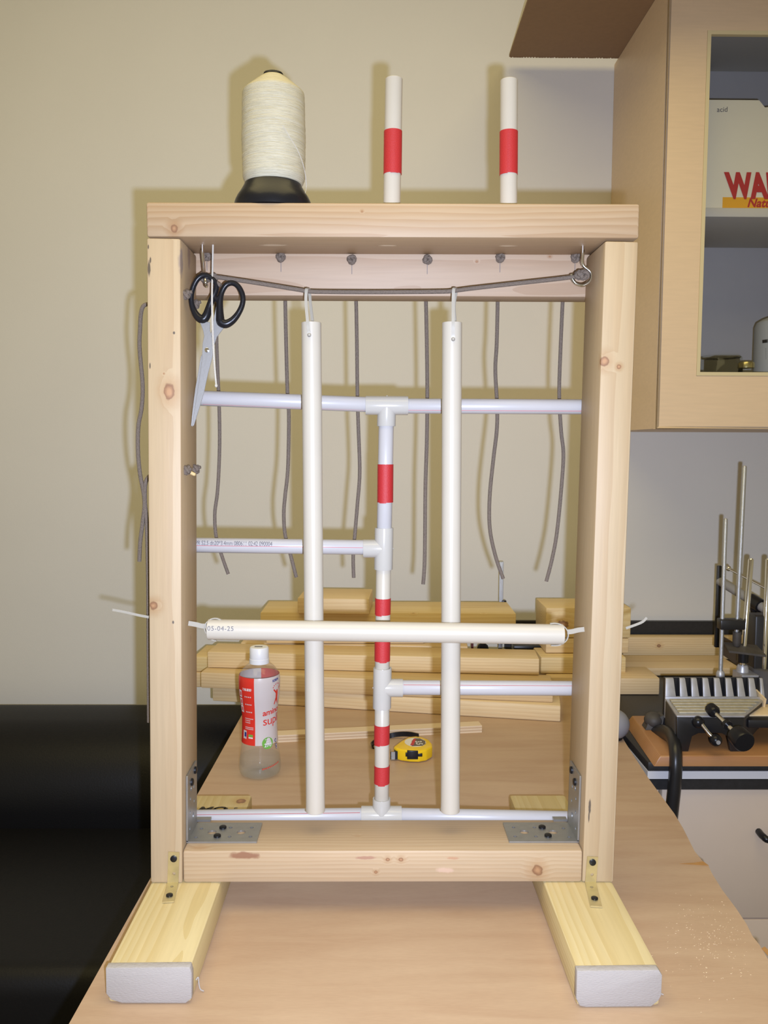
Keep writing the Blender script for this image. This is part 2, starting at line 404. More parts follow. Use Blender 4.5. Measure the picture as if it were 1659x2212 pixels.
TX['natu'] = text_geo('Natu', 0.034, shear=0.25, offset=0.0009)
TX['acid'] = text_geo('acid', 0.026)
TX['kirin'] = text_geo('KIRIN', 0.0062, offset=0.00022)
TX['amino'] = text_geo('amino', 0.0150, offset=0.0003, space=.95)
TX['supli'] = text_geo('supli', 0.0225, space=.92)
TX['270'] = text_geo('270', 0.0090, align='CENTER', offset=0.0002)
TX['aacid'] = text_geo('amino\nacid', 0.0040, align='CENTER')
TX['cjk'] = text_geo('力氨基酸', 0.0052, offset=0.0001)
TX['tape35'] = text_geo('3.5', 0.019, offset=0.0006, align='CENTER')

# ================================================================= SETTING
WALL_Y, FLOOR_Z, CEIL_Z = 1.334, -0.75, 2.30
mb = MB(); mb.box((-3.2, WALL_Y, FLOOR_Z), (3.2, WALL_Y+0.1, CEIL_Z)); struct(mb.build('wall_back', MT['wall'], smooth=False))
mb = MB(); mb.box((-3.2, -3.0, FLOOR_Z-0.05), (3.2, WALL_Y+0.1, FLOOR_Z)); struct(mb.build('floor', MT['floor'], smooth=False))
mb = MB(); mb.box((-3.2, -3.0, CEIL_Z), (3.2, WALL_Y+0.1, CEIL_Z+0.05)); struct(mb.build('ceiling', MT['ceil'], smooth=False))

# ---------------------------------------------------------------- plywood table
right_px = [(1340,1585),(1352,1606),(1366,1628),(1400,1680),(1440,1735),(1457,1758),(1476,1790),(1482,1802),(1500,1838),(1516,1858),(1519,1861),(1530,1869),(1537,1885),(1560,1922),(1590,1962),(1612,1995),(1626,2023),(1640,2040),(1659,2072)]
edge = [atz(x, y, 0) for x, y in right_px]
near = V(0.425, -0.42, 0)
far_r = V(edge[0].x+0.004, 1.06, 0)
outline = [V(-0.327,-0.42,0), near]+list(reversed(edge))+[far_r, V(-0.297,1.06,0)]
tab = thing('work_table', (0.07,0.3,FLOOR_Z), 'plywood topped work table carrying the timber frame', 'table')
mb = MB(); mb.prism([p-V(0,0,0.018) for p in outline], (0,0,0.018)); mb.build('tabletop', MT['ply'], tab, smooth=False)
for (x, y) in ((-0.26,-0.34),(0.36,-0.34),(-0.24,0.98),(0.40,0.98)):
    mb = MB(); mb.box((x-.03,y-.03,FLOOR_Z), (x+.03,y+.03,-0.018)); mb.build('leg', MT['black_metal'], tab, bevel=.003)
for ya in (-.36, .97):
    mb = MB(); mb.box((-.25,ya,-.078), (.38,ya+.03,-.0182)); mb.build('apron', MT['black_metal'], tab)
def chip(pts, name='splintered_chip'):
    mb = MB(); mb.prism([atz(x, y, 0.0002) for x, y in pts], (0,0,0.0004)); o = mb.build(name, MT['ply_dark'], tab, smooth=False); return o
chip([(1468,1866),(1500,1864),(1519,1861),(1531,1870),(1510,1869)]); chip([(1645,2049),(1652,2045),(1659,2052),(1659,2066)])

# ---------------------------------------------------------------- timber frame
h, t, D, H, SK = 0.2931, 0.0404, 0.089, 0.8782, 0.0119
fr = thing('wooden_stand', (0.0, 0.05, 0.0), 'upright pine frame of pale timber studs standing on two feet', 'frame')
def sx(x, z): return x+SK*z
def local(o, p):   # world point -> local of a board
    return o.matrix_world.inverted() @ Vector(p)
def rel(A, B, upv, pts):
    mi = frame_mat(Vector(A), Vector(B), upv).inverted()
    return [(*(mi @ Vector(p)), r, s) for (p, r, s) in pts]
def rel_st(A, B, upv, pts):
    mi = frame_mat(Vector(A), Vector(B), upv).inverted()
    return [(*(mi @ Vector(p)), r, s, c) for (p, r, s, c) in pts]
INK = (0.05, 0.04, 0.035); RESIN = (0.24, 0.10, 0.05); PALE = (0.70, 0.56, 0.38)
# top beam
A, B = V(sx(-h, H-t/2), D/2, H-t/2), V(sx(h, H-t/2), D/2, H-t/2+0.002)
kn = rel(A, B, (0,0,1), [(at(376,493,0), 0.0050, 1.0), (at(782,457,0), 0.0012, 1)])
st = rel_st(A, B, (0,0,1), [(at(515,524,0.045), 0.004, 4, RESIN), (at(590,530,0.04), 0.005, 4, PALE), (at(838,530,0.04), 0.004, 3, PALE), (at(1096,531,0.04), 0.004, 3, PALE)])
board('top_beam', A, B, D, t, wood('top_beam_wood', PINE_L, PINE_D, kn, pith=(0,0.075,0.02), stains=st), parent=fr)
# back beam
A, B = V(sx(-h, .83), D+t/2, H-.0465), V(sx(h, .83), D+t/2, H-.0455)
kn = rel(A, B, (0,0,1), [(at(1030,565,D), 0.0014, 1.2), (at(1188,554,D), 0.0013, 1.2)])
board('back_beam', A, B, t-.0008, 0.093, wood('back_beam_wood', (0.4796, 0.352, 0.2376), (0.3784, 0.2464, 0.1452), kn, pith=(0,0.1,0.02), ring=55), parent=fr)
# posts
zb, zt = t, H-t-0.0012
xl0, xr0 = -h+t/2, h-t/2
A, B = V(sx(xl0,zb), D/2, zb), V(sx(xl0,zt), D/2, zt)
kn = rel(A, B, (0,1,0), [(at(366,846,0), 0.0068, 1.5), (at(331,1309,0), 0.006, 1.0), (at(354,807,0), 0.0010, 1)])
st = rel_st(A, B, (0,1,0), [(at(322,580,0), 0.0022, 5, INK), (at(325,562,0), 0.0012, 4, INK), (at(320,533,0), 0.0010, 3, INK), (at(324,790,0), 0.0010, 4, INK),
    (at(376,719,0), 0.0016, 1.2, INK), (at(394,572,0.006), 0.008, 2.2, (0.22,0.17,0.15)), (at(393,548,0.005), 0.005, 1.5, (0.24,0.19,0.17)), (at(411,552,.045), 0.009, 2.2, (0.27,0.18,0.13)), (at(374,1344,0), 0.0014, 1.6, INK), (at(415,1380,.05), 0.003, 3, (0.33,0.2,0.13))])
board('post', A, B, t, D, wood('left_post_wood', (0.528, 0.4004, 0.242), (0.44, 0.2992, 0.1584), kn, pith=(0,0.02,0.22), ring=60, dist=3.0, stains=st), upv=(0,1,0), parent=fr)
A, B = V(sx(xr0,zb), D/2, zb), V(sx(xr0,zt), D/2, zt)
kn = rel(A, B, (0,1,0), [(at(1306,780,0.0), 0.0062, 1.1), (at(1337,792,0), 0.0028, 1.0)])
st = rel_st(A, B, (0,1,0), [(at(1274,1742,0), 0.0018, 6, INK), (at(1272,1765,0), 0.0010, 9, INK), (at(1275,780,.02), 0.0012, 5, RESIN)])
board('post', A, B, t, D, wood('right_post_wood', (0.5192, 0.396, 0.2376), (0.4312, 0.2948, 0.154), kn, pith=(0,0.03,0.2), ring=60, dist=3.0, stains=st), upv=(0,1,0), parent=fr)
# bottom rail
zr = t+0.0425
A, B = V(sx(-h+t,zr), D/2, (t+zr)/2), V(sx(h-t,zr), D/2, (t+zr)/2)
kn = rel(A, B, (0,0,1), [(at(1161,1880,0), 0.0076, 1.0), (at(866,1857,0), 0.0028, 1.2), (at(838,1857,0), 0.0026, 1.1), (at(812,1884,0), 0.0022, 1), (at(772,1799,.04), 0.0026, 1.3), (at(432,1824,.008), 0.0042, 1.6)])
st = rel_st(A, B, (0,0,1), [(at(527,1848,0), 0.0052, 4.2, RESIN), (at(790,1853,0), 0.0026, 6, (0.36,0.19,0.12)), (at(980,1854,0), 0.0022, 4, (0.45,0.25,0.14)), (at(960,1880,0), 0.004, 3, (0.60,0.42,0.30))])
board('bottom_rail', A, B, D, zr-t, wood('bottom_rail_wood', (0.5456, 0.4048, 0.2508), (0.4488, 0.3036, 0.1628), kn, pith=(0,0.07,0.05), stains=st), parent=fr, bevel=0.004)
# feet
YFL, YFR, YB = -0.1697, -0.1776, 0.2693
for k, (x0, yf) in enumerate(((-h, YFL), (h-D, YFR))):
    A, B = V(x0+D/2, yf, t/2-.0002), V(x0+D/2, YB, t/2-.0002)
    kn = rel(A, B, (0,0,1), [(atz(520,1730,t), 0.0085, 1.0)]) if k == 0 else []
    board('foot', A, B, D, t-.0004, wood('foot_wood_%d' % k, YEL_L, YEL_D, kn, pith=(0,0.012,0.05), ring=72, dist=4.0), parent=fr, bevel=0.004)
    mb = MB(); y1 = yf+0.004
    prof = [(x0-.0008, .0405), (x0-.0010,.012), (x0+.004,.005), (x0+.016,.0012), (x0+D-.006,.0008), (x0+D+.0006,.006), (x0+D+.0009,.034), (x0+D-.001,.0412)]
    if k == 1: prof = [(x0-.0006,.041), (x0-.0008,.010), (x0+.003,.002), (x0+.010,.0006), (x0+D-.010,.0010), (x0+D-.002,.008), (x0+D+.0006,.014), (x0+D+.0008,.036), (x0+D-.003,.0418)]
    mb.prism([V(x, yf-.0022, z) for x, z in prof], (0,0.010,0)); mb.build('end_tape', MT['end_white'], fr, bevel=.0012)
    mb = MB(); ex = x0+D if k == 0 else x0+D
    base = V(ex+.0005, yf+.02, .012)
    mb.tube(catmull([base, base+V(.002,.002,.002), base+V(.003,.0,-.004), base+V(.005,-.002,-.009), base+V(.009,-.003,-.0105)], 5), .0007, 6); mb.build('torn_tape_shred', MT['end_white'], fr)
# stamp on left foot
def flat_text(key, origin, ux, uy, nrm, parent, mat, name='lettering', lift=0.0003):
    vs, fs = TX[key]; mb = MB(); n = Vector(nrm)*lift
    mb.add([Vector(origin)+Vector(ux)*x+Vector(uy)*y+n for x, y in vs], fs); return mb.build(name, mat, parent, smooth=False)
o1 = atz(421,1754,t); flat_text('spf', o1, (.9,0,0), (0,.85,0), (0,0,1), fr, MT['black_ink'], 'timber_stamp')
o1 = atz(460,1753,t); flat_text('spf2', o1, (.60,0,0), (0,.90,0), (0,0,1), fr, MT['ink'], 'timber_stamp')

def disc(mb, c, n, r, th, seg=14):
    mb.lathe([(0, r), (th*.7, r), (th, r*.75)], seg, c, n)
def plate_with_holes(poly2, holes, O, U, Vv, nrm, th):
    """flat plate: outline and round holes in (u, v), extruded by th along nrm"""
    bm = bmesh.new()
    def ring(pts): 
        vs = [bm.verts.new(O+U*a+Vv*b) for a, b in pts]; return [bm.edges.new((vs[i], vs[(i+1) % len(vs)])) for i in range(len(vs))]
    es = ring(poly2)
    for (u, v, r, n) in holes: es += ring([(u+r*math.cos(2*math.pi*i/n), v+r*math.sin(2*math.pi*i/n)) for i in range(n)])
    bmesh.ops.triangle_fill(bm, use_beauty=True, use_dissolve=False, edges=es)
    r = bmesh.ops.extrude_face_region(bm, geom=bm.faces[:])
    bmesh.ops.translate(bm, verts=[g for g in r['geom'] if isinstance(g, bmesh.types.BMVert)], vec=nrm*th)
    bmesh.ops.recalc_face_normals(bm, faces=bm.faces)
    me = bpy.data.meshes.new('plate'); bm.to_mesh(me); bm.free(); return me
def mesh_obj(name, me, mat, parent):
    me.materials.append(mat); me.name = name
    o = bpy.data.objects.new(name, me); COL.objects.link(o); attach(o, parent); return o
# big perforated corner brackets on rail and post
for s in (-1, 1):
    zc = zr+0.0004
    xc = sx(s*(h-t), zr)-s*0.0006
    br = bpy.data.objects.new('corner_bracket', None); COL.objects.link(br); br.location = (xc, .045, zc); attach(br, fr)
    br['label'] = 'perforated galvanised steel corner bracket'
    br.matrix_parent_inverse = Matrix.Translation((-fr.location.x, -fr.location.y, -fr.location.z))
    y0, y1, th = 0.019, 0.073, 0.0022
    Lh, Lv = 0.090, 0.088
    O = V(xc, 0, zc); U = V(-s, 0, 0)
    hl = [(.012,.055,.0025,10),(.010,.030,.0025,10),(.050,.058,.0025,10),(.053,.032,.0025,10),(.078,.058,.0025,10),(.080,.032,.0025,10),(.028,.045,.0058,16),(.066,.045,.0058,16)]
    me = plate_with_holes([(0.002,y0),(Lh,y0),(Lh,y1),(0.002,y1)], hl, O, U, V(0,1,0), V(0,0,1), th); mesh_obj('flat_leg', me, MT['steel'], br)
    Wv = V(SK,0,1).normalized()
    hv = [(.014,.030,.0025,10),(.022,.050,.0045,14),(.034,.033,.0025,10),(.040,.056,.0025,10),(.052,.034,.0025,10),(.060,.054,.0025,10),(.064,.038,.0032,12)]
    me = plate_with_holes([(0.002,y0),(Lv-.001,y0),(Lv,y0+.001),(Lv,y1),(0.002,y1)], hv, O, Wv, V(0,1,0), V(-s,0,0), th); mesh_obj('upright_leg', me, MT['steel'], br)
    mb = MB(); mb.prism([V(xc-s*a, y0, zc+b) for a, b in ((0.0004,.0021),(.0002,.0008),(.0009,.0001),(.0022,.0),(.0022,.0024),(.0024,.0024),(.0024,.0030),(.0,.0030))], (0,y1-y0,0)); mb.build('bend', MT['steel'], br, smooth=False)
    for (u, v) in ((.040,.057),(.037,.033)):
        mb = MB(); disc(mb, O+U*u+V(0,v,th), (0,0,1), .0048, .0028); mb.build('screw', MT['screw'], br)
    for (u, v) in ((.072,.040),(.080,.060)):
        mb = MB(); disc(mb, O+Wv*u+V(-s*th,v,0), (-s,0,0), .0048, .0028); mb.build('screw', MT['screw'], br)
# small angle brackets at the post fronts
for k, (px_top, px_bot, xr) in enumerate((((376,1840),(374,1911),(363,1950)), ((1280,1850),(1275,1913),(1288,1960)))):
    ptop = at(px_top[0], px_top[1], -0.0005); pbend = V(at(px_bot[0], px_bot[1], -.0005).x, -0.0005, t+.0006)
    pend = atz(xr[0], xr[1], t+.0006)
    ab = bpy.data.objects.new('angle_bracket', None); COL.objects.link(ab); ab.location = pbend
    ab.parent = fr; ab.matrix_parent_inverse = Matrix.Translation(-fr.location)
    ab['label'] = 'small yellow zinc angle bracket'
    w = .0138
    Uu = (ptop-pbend); Lu = Uu.length; Uu.normalize(); Wd = V(1,0,0)-Uu*Uu.x; Wd.normalize()
    me = plate_with_holes([(0,-w/2),(Lu,-w/2),(Lu,w/2),(0,w/2)], [(Lu*.32,.001,.0021,12)], pbend, Uu, Wd, V(0,-1,0), .0016); mesh_obj('upright_leg', me, MT['brass'], ab)
    Uf = (pend-pbend); Lf = Uf.length; Uf.normalize(); Wf = V(0,0,1).cross(Uf); Wf.normalize()
    if Wf.x < 0: Wf = -Wf
    me = plate_with_holes([(0,-w/2),(Lf,-w/2),(Lf,w/2),(0,w/2)], [(Lf*.25,0,.0021,12)], pbend, Uf, Wf, V(0,0,1), .0016); mesh_obj('flat_leg', me, MT['brass'], ab)
    mb = MB(); mb.sweep([pbend-Wd*w/2+V(0,-.0006,.0006), pbend+Wd*w/2+V(0,-.0006,.0006)], [(.0014*math.cos(a*math.pi/4), .0014*math.sin(a*math.pi/4)) for a in range(8)]); mb.build('bend', MT['brass'], ab)
    mb = MB(); disc(mb, pbend+Uu*Lu*.80+V(0,-.0016,0)+Wd*.0002, (0,-1,0), .0042, .0018); mb.build('screw', MT['screw'], ab)
    mb = MB(); disc(mb, pbend+Uf*Lf*.72+V(0,0,.0016), (0,0,1), .0042, .0022); mb.build('screw', MT['screw'], ab)
# tiny dark clips at the back edge of the rail
for (a, b) in (((426,1767),(457,1767)), ((1193,1770),(1222,1770))):
    pa, pb = at(a[0],a[1],.0885), at(b[0],b[1],.0885)
    mb = MB(); mb.box((pa.x,.080,zr+.0003), (pb.x,.0887,zr+.0035)); mb.build('pipe_clip', MT['steel'], fr, smooth=False)
# hooks screwed up into the top beam
HY = 0.040
def hook(path, label):
    mb = MB(); mb.tube(catmull(path, 8), .0022, 10); o = mb.build('screw_hook', MT['chrome'], fr); o['label'] = label
zu = H-t
p = [at(437,528,HY)]; top = V(p[0].x, HY, zu+.004)
hook([top, V(p[0].x,HY,zu-.010), at(439,568,HY), at(441,588,HY-.003), at(443,597,HY-.010), at(444,610,HY-.014), at(445,618,HY-.008), at(446,616,HY+.004), at(446,604,HY+.012)], 'chrome screw hook seen edge-on')
p = at(1259,535,HY); top = V(p.x, HY, zu+.004)
hook([top, V(p.x,HY,zu-.008), at(1258,566,HY), at(1262,576,HY), at(1274,586,HY), at(1277,597,HY), at(1272,609,HY), at(1259,616,HY), at(1245,613,HY), at(1237,603,HY), at(1235,592,HY)], 'chrome screw hook with open loop')

# ---------------------------------------------------------------- pipe lattice behind the frame
LY, PR = 0.1025, 0.0101
lat = thing('pipe_lattice', (0.0, LY, zr), 'white plastic pipe tree with tee joints and red bands behind the frame', 'pipe frame')
def pipe(name, A, B, r, mat, parent, seg=28, open_end=False):
    A, B = Vector(A), Vector(B); ax = (B-A).normalized(); L = (B-A).length
    mb = MB()
    ri = r*0.80
    mb.lathe([(0.006, ri), (0, ri), (0, r*.97), (.0004, r), (L-.0004, r), (L, r*.97), (L, ri), (L-.03, ri)], seg, A, ax, cap0=True, cap1=False)
    return mb.build(name, mat, parent)
def tape(A, B, r, parent, step=0.6):
    """wrap of tape between two points on the pipe axis, with a small overlap step"""
    A, B = Vector(A), Vector(B); ax = (B-A).normalized(); L = (B-A).length
    mb = MB(); mb.lathe([(0, r*1.0), (0, r+.0006), (L, r+.0006), (L, r)], 30, A, ax, cap0=False, cap1=False)
    u = V(math.cos(step)*.6, -abs(math.sin(step)), 0)
    o = mb.build('red_tape_band', MT['red_tape'], parent)
    mb = MB(); ang = -math.pi/2+step
    mb.lathe([(-.0009, r+.0003), (-.0009, r+.0010), (L-.0005, r+.0010), (L-.0005, r+.0003)], 10, A, ax, False, False, a0=ang-.55, a1=ang+.35)
    mb.build('tape_overlap', MT['red_tape'], o)
    return o
def L_(px, py): return at(px, py, LY)
# pipes
pipe('pipe', L_(405,859), L_(800,874), PR, MT['pvc'], lat)
pipe('pipe', L_(872,877), L_(1290,879), PR, MT['pvc'], lat)
pipe('pipe', L_(834.5,905), L_(830,1150), PR, MT['pvc'], lat)
pm = pipe('pipe', L_(395,1177), L_(795,1182.5), PR, MT['pvc'], lat)
pipe('pipe', L_(828.5,1215), L_(825.5,1455), PR, MT['pvc_cream'], lat)
pipe('pipe', L_(860,1485), L_(1275,1487), PR, MT['pvc'], lat)
pipe('pipe', L_(825.5,1515), L_(824.5,1735), PR, MT['pvc_cream'], lat)
pipe('pipe', L_(390,1766), L_(790,1761), PR, MT['pvc'], lat)
pipe('pipe', L_(858,1761), L_(1270,1769), PR, MT['pvc'], lat)
# thin coloured extrusion lines on pipes
def pline(A, B, ang, r=PR):
    A, B = Vector(A), Vector(B); ax = (B-A).normalized()
    n = V(0,-1,0)-ax*V(0,-1,0).dot(ax); n.normalize(); m2 = ax.cross(n); d = (n*math.cos(ang)+m2*math.sin(ang))*(r+.00005)
    mb = MB(); mb.sweep([A+d, B+d], [(.00035,.0001),(-.00035,.0001),(-.00035,-.0002),(.00035,-.0002)], upv=n.cross(ax)); mb.build('print_line', MT['red_line'], lat, smooth=False)
pline(L_(425,1177.4), L_(784,1182), -.05); pline(L_(880,877), L_(1260,879), .62); pline(L_(440,860), L_(790,873), .95)
pline(L_(871,1485), L_(1240,1487), -.62); pline(L_(830,1232), L_(827,1440), 1.05); pline(L_(428,1765.5), L_(778,1761), -.75)
# tees
def tee(c, rundir, brdir, Lr, Lb, r=0.0126):
    c = Vector(c); rd = Vector(rundir).normalized(); bd = Vector(brdir).normalized()
    mb = MB(); mb.lathe([(-Lr, PR), (-Lr, r*.985), (-Lr+.0008, r), (Lr-.0008, r), (Lr, r*.985), (Lr, PR)], 30, c, rd, False, False)
    mb.lathe([(0, r*.97), (Lb-.0008, r*.985), (Lb, r*.96), (Lb, PR)], 30, c, bd, False, False)
    mb.ball(c-bd*r*.99, .0011, 8, 6)
    return mb.build('tee_fitting', MT['pvc_fit'], lat)
tee(L_(835.5,876), V(1,0,0), V(-.02,0,-1), .0282, .0275)
tee(L_(829,1185), V(.012,0,1), V(-1,0,-.01), .0282, .0278)
tee(L_(825.7,1486), V(.012,0,1), V(1,0,0), .0280, .0282)
tee(L_(824,1761), V(1,0,0), V(.005,0,1), .0279, .0240)
for a, b in ((1003,1085),(1292,1327),(1372,1427),(1565,1606),(1653,1691)):
    xa = 834.5-(a-905)*.0183 if a < 1200 else (828-(a-1232)*.012 if a < 1500 else 825.2)
    tape(L_(xa-.6, b), L_(xa, a), PR, lat, step=random.uniform(-.7,.7))
# print on the middle pipe
vs, fs = TX['pipe_print']; A = L_(425,1176.5); B = L_(650,1180); ax = (B-A).normalized(); wdt = max(v[0] for v in vs)
sc = (L_(590,1178)-A).length/wdt
mb = MB()
mb.add([A+ax*x*sc+V(0,-math.cos((y+.0008)/PR), math.sin((y+.0008)/PR))*(PR+.0002) for x, y in vs], fs); mb.build('lettering', MT['ink'], lat, smooth=False)
# print specks along the lower right pipe
A = L_(1000,1754.5); B = L_(1222,1760)
mb = MB()
for i in range(46):
    p_ = A.lerp(B, i/45); mb.box((p_.x, p_.y-.002, p_.z), (p_.x+random.uniform(.0006,.002), p_.y-.0012, p_.z+.0009))
mb.build('printed_marks', MT['red_line'], lat, smooth=False)

# ---------------------------------------------------------------- two pegs on the top beam
PY = 0.048
for (xb, yb, xt, yt, lab, ta, tb, stp) in ((846.5,437,851,171,'white pipe peg with red band beside thread spool', (849,284),(848,377),.3), (1098.5,440,1099.5,174,'white pipe peg with red band nearest the wall cabinet',(1099,285),(1098.5,378),-.6)):
    bpt = at(xb, yb, PY); tpt = at(xt, yt, PY); ax = (tpt-bpt).normalized()
    base = bpt+ax*((H+.0008-bpt.z)/ax.z)
    pg = thing('pipe_peg', base, lab, 'pipe', 'pegs on the top beam')
    pipe('pipe', base, tpt, .0107, MT['pvc_cream'], pg)
    tape(at(tb[0],tb[1],PY), at(ta[0],ta[1],PY), .0107, pg, step=stp)

# ---------------------------------------------------------------- thread spool
SPY = 0.046
c0 = at(590,434,SPY); c0.z = H+.0008
sp = thing('thread_spool', c0, 'large cone of cream thread on a black base', 'spool')
k_ = 1/ (F_PX/ (SPY-CAM.y))     # metres per pixel at that depth
zz = lambda py: at(593, py, SPY).z-c0.z
mb = MB(); mb.lathe([(0,.0480),(.004,.0482),(.010,.0474),(.0135,.0462),(.018,.0440),(.022,.0412),(.0295,.0366),(.0335,.0348),(.0340,.030)], 48, c0); mb.build('base', MT['black_plastic'], sp)
prof = [(.0335,.0335)]
n = 74; z0, z1, z2 = .0335, zz(205), zz(166)
for i in range(n+1):
    z = z0+(z1-z0)*i/n; rr = .0392-.0012*abs((i/n)-.5)*2
    if i < 5: rr -= .0030*(1-i/5)
    prof.append((z, rr+random.uniform(-.00022,.00022)))
for i in range(1, 15):
    f = i/14; prof.append((z1+(z2-z1)*f, .0388+(.0135-.0388)*f**1.12+random.uniform(-.00012,.00012)))
tc_ = V(c0.x+.0012, c0.y, c0.z)
mb = MB(); mb.lathe(prof, 56, tc_); mb.build('thread_winding', MT['thread'], sp, angle=80)
mb = MB(); mb.lathe([(z2-.004,.0125),(z2+.001,.0128),(z2+.0035,.0118),(z2+.0042,.009)], 28, tc_); mb.build('core_tip', MT['black_plastic'], sp)
mb = MB(); pts = []
for i, (px, py) in enumerate(((618,296),(632,318),(646,338),(655,358),(660,378),(662,400),(661,418),(658,432))):
    q = at(px, py, SPY); dx = q.x-tc_.x; yy = -math.sqrt(max(0, .0401**2-dx*dx)); pts.append(V(q.x, SPY+yy-.0004, q.z))
mb.tube(catmull(pts,5), .00045, 6); mb.build('loose_thread', MT['string'], sp)
# free end of twine through the beam
stt = thing('hanging_twine', at(460,530,.036), 'thin white twine dangling beside the scissors', 'string')
q0 = at(460,528,.036); q0.z = zu-.0005
mb = MB(); mb.tube(catmull([q0, at(459,580,.030), at(458,640,.020), at(459,700,.020), at(462,770,.022), at(467,831,.024)], 8), .00115, 7); mb.build('strand', MT['string'], stt)
mb = MB(); e = at(467,833,.024); mb.ball(e, .0019, 8, 6, (1,1,1.2)); mb.build('end_knot', MT['string'], stt)

# ---------------------------------------------------------------- cords
CR = 0.0026
def knot(mb, c, n, r=.0062):
    c = Vector(c); n = Vector(n).normalized(); u = n.orthogonal().normalized(); w = n.cross(u); pts = []
    a0 = random.uniform(0, 6)
    for i in range(26):
        a = 2*math.pi*i/26; rr = r*(.72+.22*math.cos(3*a)); pts.append(c+(u*math.cos(2*a+a0)+w*math.sin(2*a+a0))*rr*.78+n*(.0030+.0022*math.sin(3*a)))
    mb.tube(pts, CR*.95, 8, closed=True)
    d = (u*math.cos(a0)+w*math.sin(a0)); mb.tube([c+n*.004+d*.002, c+n*.007+d*.003, c+n*.0095+d*.0035], CR*.8, 8)
YC = 0.1345
cords = [((447,555),[(466,640),(468,740),(471,820),(474,900),(474,980),(470,1060),(464,1110),(467,1160),(479,1200),(493,1240)], 'grey cord hanging behind the scissors, nearest the left post'),
 ((607,557),[(616,642),(618,740),(621,850),(624,900),(622,1010),(616,1070),(613,1110),(616,1155),(628,1200),(640,1247)], 'grey cord hanging just left of the left suspended pipe'),
 ((760,562),[(769,642),(771,750),(772,850),(774,920),(777,1020),(772,1090),(767,1150),(763,1200),(764,1248)], 'grey cord hanging between left suspended pipe and central pipe tree'),
 ((923,562),[(920,642),(922,750),(923,850),(922,950),(919,1050),(918,1150),(917,1220),(914,1262)], 'straight grey cord hanging just left of the right suspended pipe'),
 ((1080,558),[(1075,642),(1073,740),(1070,800),(1074,880),(1073,930),(1066,990),(1058,1070),(1058,1140),(1070,1200),(1087,1250)], 'wavy grey cord hanging just right of the right suspended pipe'),
 ((1242,558),[(1216,642),(1211,750),(1208,850),(1212,930),(1217,980),(1213,1050),(1203,1150),(1192,1210),(1180,1256)], 'grey cord hanging nearest the right post, curving inward at its end')]
for (kx, ky), pth, lab in cords:
    kp = at(kx, ky, D); c = thing('knotted_cord', kp, lab, 'cord', 'cords through the back beam')
    back = V(at(pth[0][0], pth[0][1], YC).x*0.25+kp.x*.75, YC-.001, kp.z)
    hang = [at(x, y, YC+.001) for x, y in pth]
    mb = MB(); mb.tube(catmull([kp+V(0,.0005,0), V(kp.x,D+.02,kp.z), back+V(0,0,-.001)]+[V(back.x*.5+hang[0].x*.5, YC+.001, (kp.z+hang[0].z)/2)]+hang, 7), CR, 8); mb.build('strand', MT['cord'], c)
    mb = MB(); knot(mb, kp, (0,-1,0)); mb.build('knot', MT['cord'], c)
    mb = MB(); q = at(kx, ky+20, D-.0003); mb.box((q.x-.0003,D-.0004,q.z-.006), (q.x+.0003,D,q.z+.006)); mb.build('pencil_mark', MT['ink'], fr, smooth=False)
for zpx, pth, lab in (((636,658),[(322,642),(309,662),(302,720),(302,760),(308,830),(306,880),(299,920),(298,970),(302,1020),(312,1080),(308,1130),(303,1170),(301,1213)], 'grey cord bulging out beside the outer face of the left post'),
                      ((1015,1013),[(330,1018),(317,1036),(313,1080),(317,1130),(320,1250),(321,1400),(322,1560)], 'grey cord hanging tight behind the lower outer edge of left post')):
    k1 = at(403 if zpx[0] < 800 else 401, zpx[0], .018); k2 = at(424 if zpx[0] < 800 else 427, zpx[1], .070)
    for kk in (k1, k2): kk.x = sx(-h+t, kk.z)
    c = thing('knotted_cord', k1, lab, 'cord', 'cords through the left post')
    yo = .060
    outs = [at(x, y, yo) for x, y in pth]
    mb = MB(); mb.tube(catmull([k2, V(sx(-h,k2.z)+.01, k2.y, k2.z), V(sx(-h,k2.z)-.003, .066, k2.z-.002)]+outs[1:], 7), CR, 8); mb.build('strand', MT['cord'], c)
    mb = MB(); mb.tube(catmull([k1, V(sx(-h,k1.z)+.01, k1.y, k1.z), V(sx(-h,k1.z)-.0032, .03, k1.z-.006), V(sx(-h,k1.z)-.0032, .05, k1.z-.012), V(sx(-h,k1.z)-.0035, .062, k1.z-.03)], 6), CR, 8); mb.build('strand', MT['cord'], c)
    for kk in (k1, k2):
        mb = MB(); knot(mb, kk, (1,0,0)); mb.build('knot', MT['cord'], c)
# dowel stub in left post
q = at(408,1017,.030); q.x = sx(-h+t, q.z)
mb = MB(); mb.lathe([(-.004,.0022),(.011,.0022),(.0125,.0016)], 10, q, (1,-.25,-.45)); o = mb.build('dowel_stub', MT['dowel'], fr)
# cord slung between the hooks
sl = thing('slung_cord', at(820,630,HY), 'taut grey cord slung between the two screw hooks', 'cord')
mb = MB(); mb.tube(catmull([at(436,592,HY), at(452,597,HY-.006), at(480,600,HY-.004), at(560,612,HY), at(640,625,HY), at(665,629,HY), at(700,630.5,HY), at(820,631,HY), at(950,630,HY), at(980,628,HY), at(1020,623,HY), at(1100,614,HY), at(1200,603,HY), at(1248,597,HY)], 8), CR*1.06, 10); mb.build('strand', MT['cord'], sl)
for (px, py) in ((446,602),(1262,595)):
    mb = MB(); knot(mb, at(px, py, HY-.002), (-.3,-1,0), .007); knot(mb, at(px-(14 if px > 800 else -14), py, HY-.002), (.3,-1,0), .006); mb.build('knot', MT['cord'], sl)
mb = MB(); mb.tube([at(452,602,HY-.008), at(466,610,HY-.012), at(477,617,HY-.013)], CR, 8); mb.build('loose_end', MT['cord'], sl)

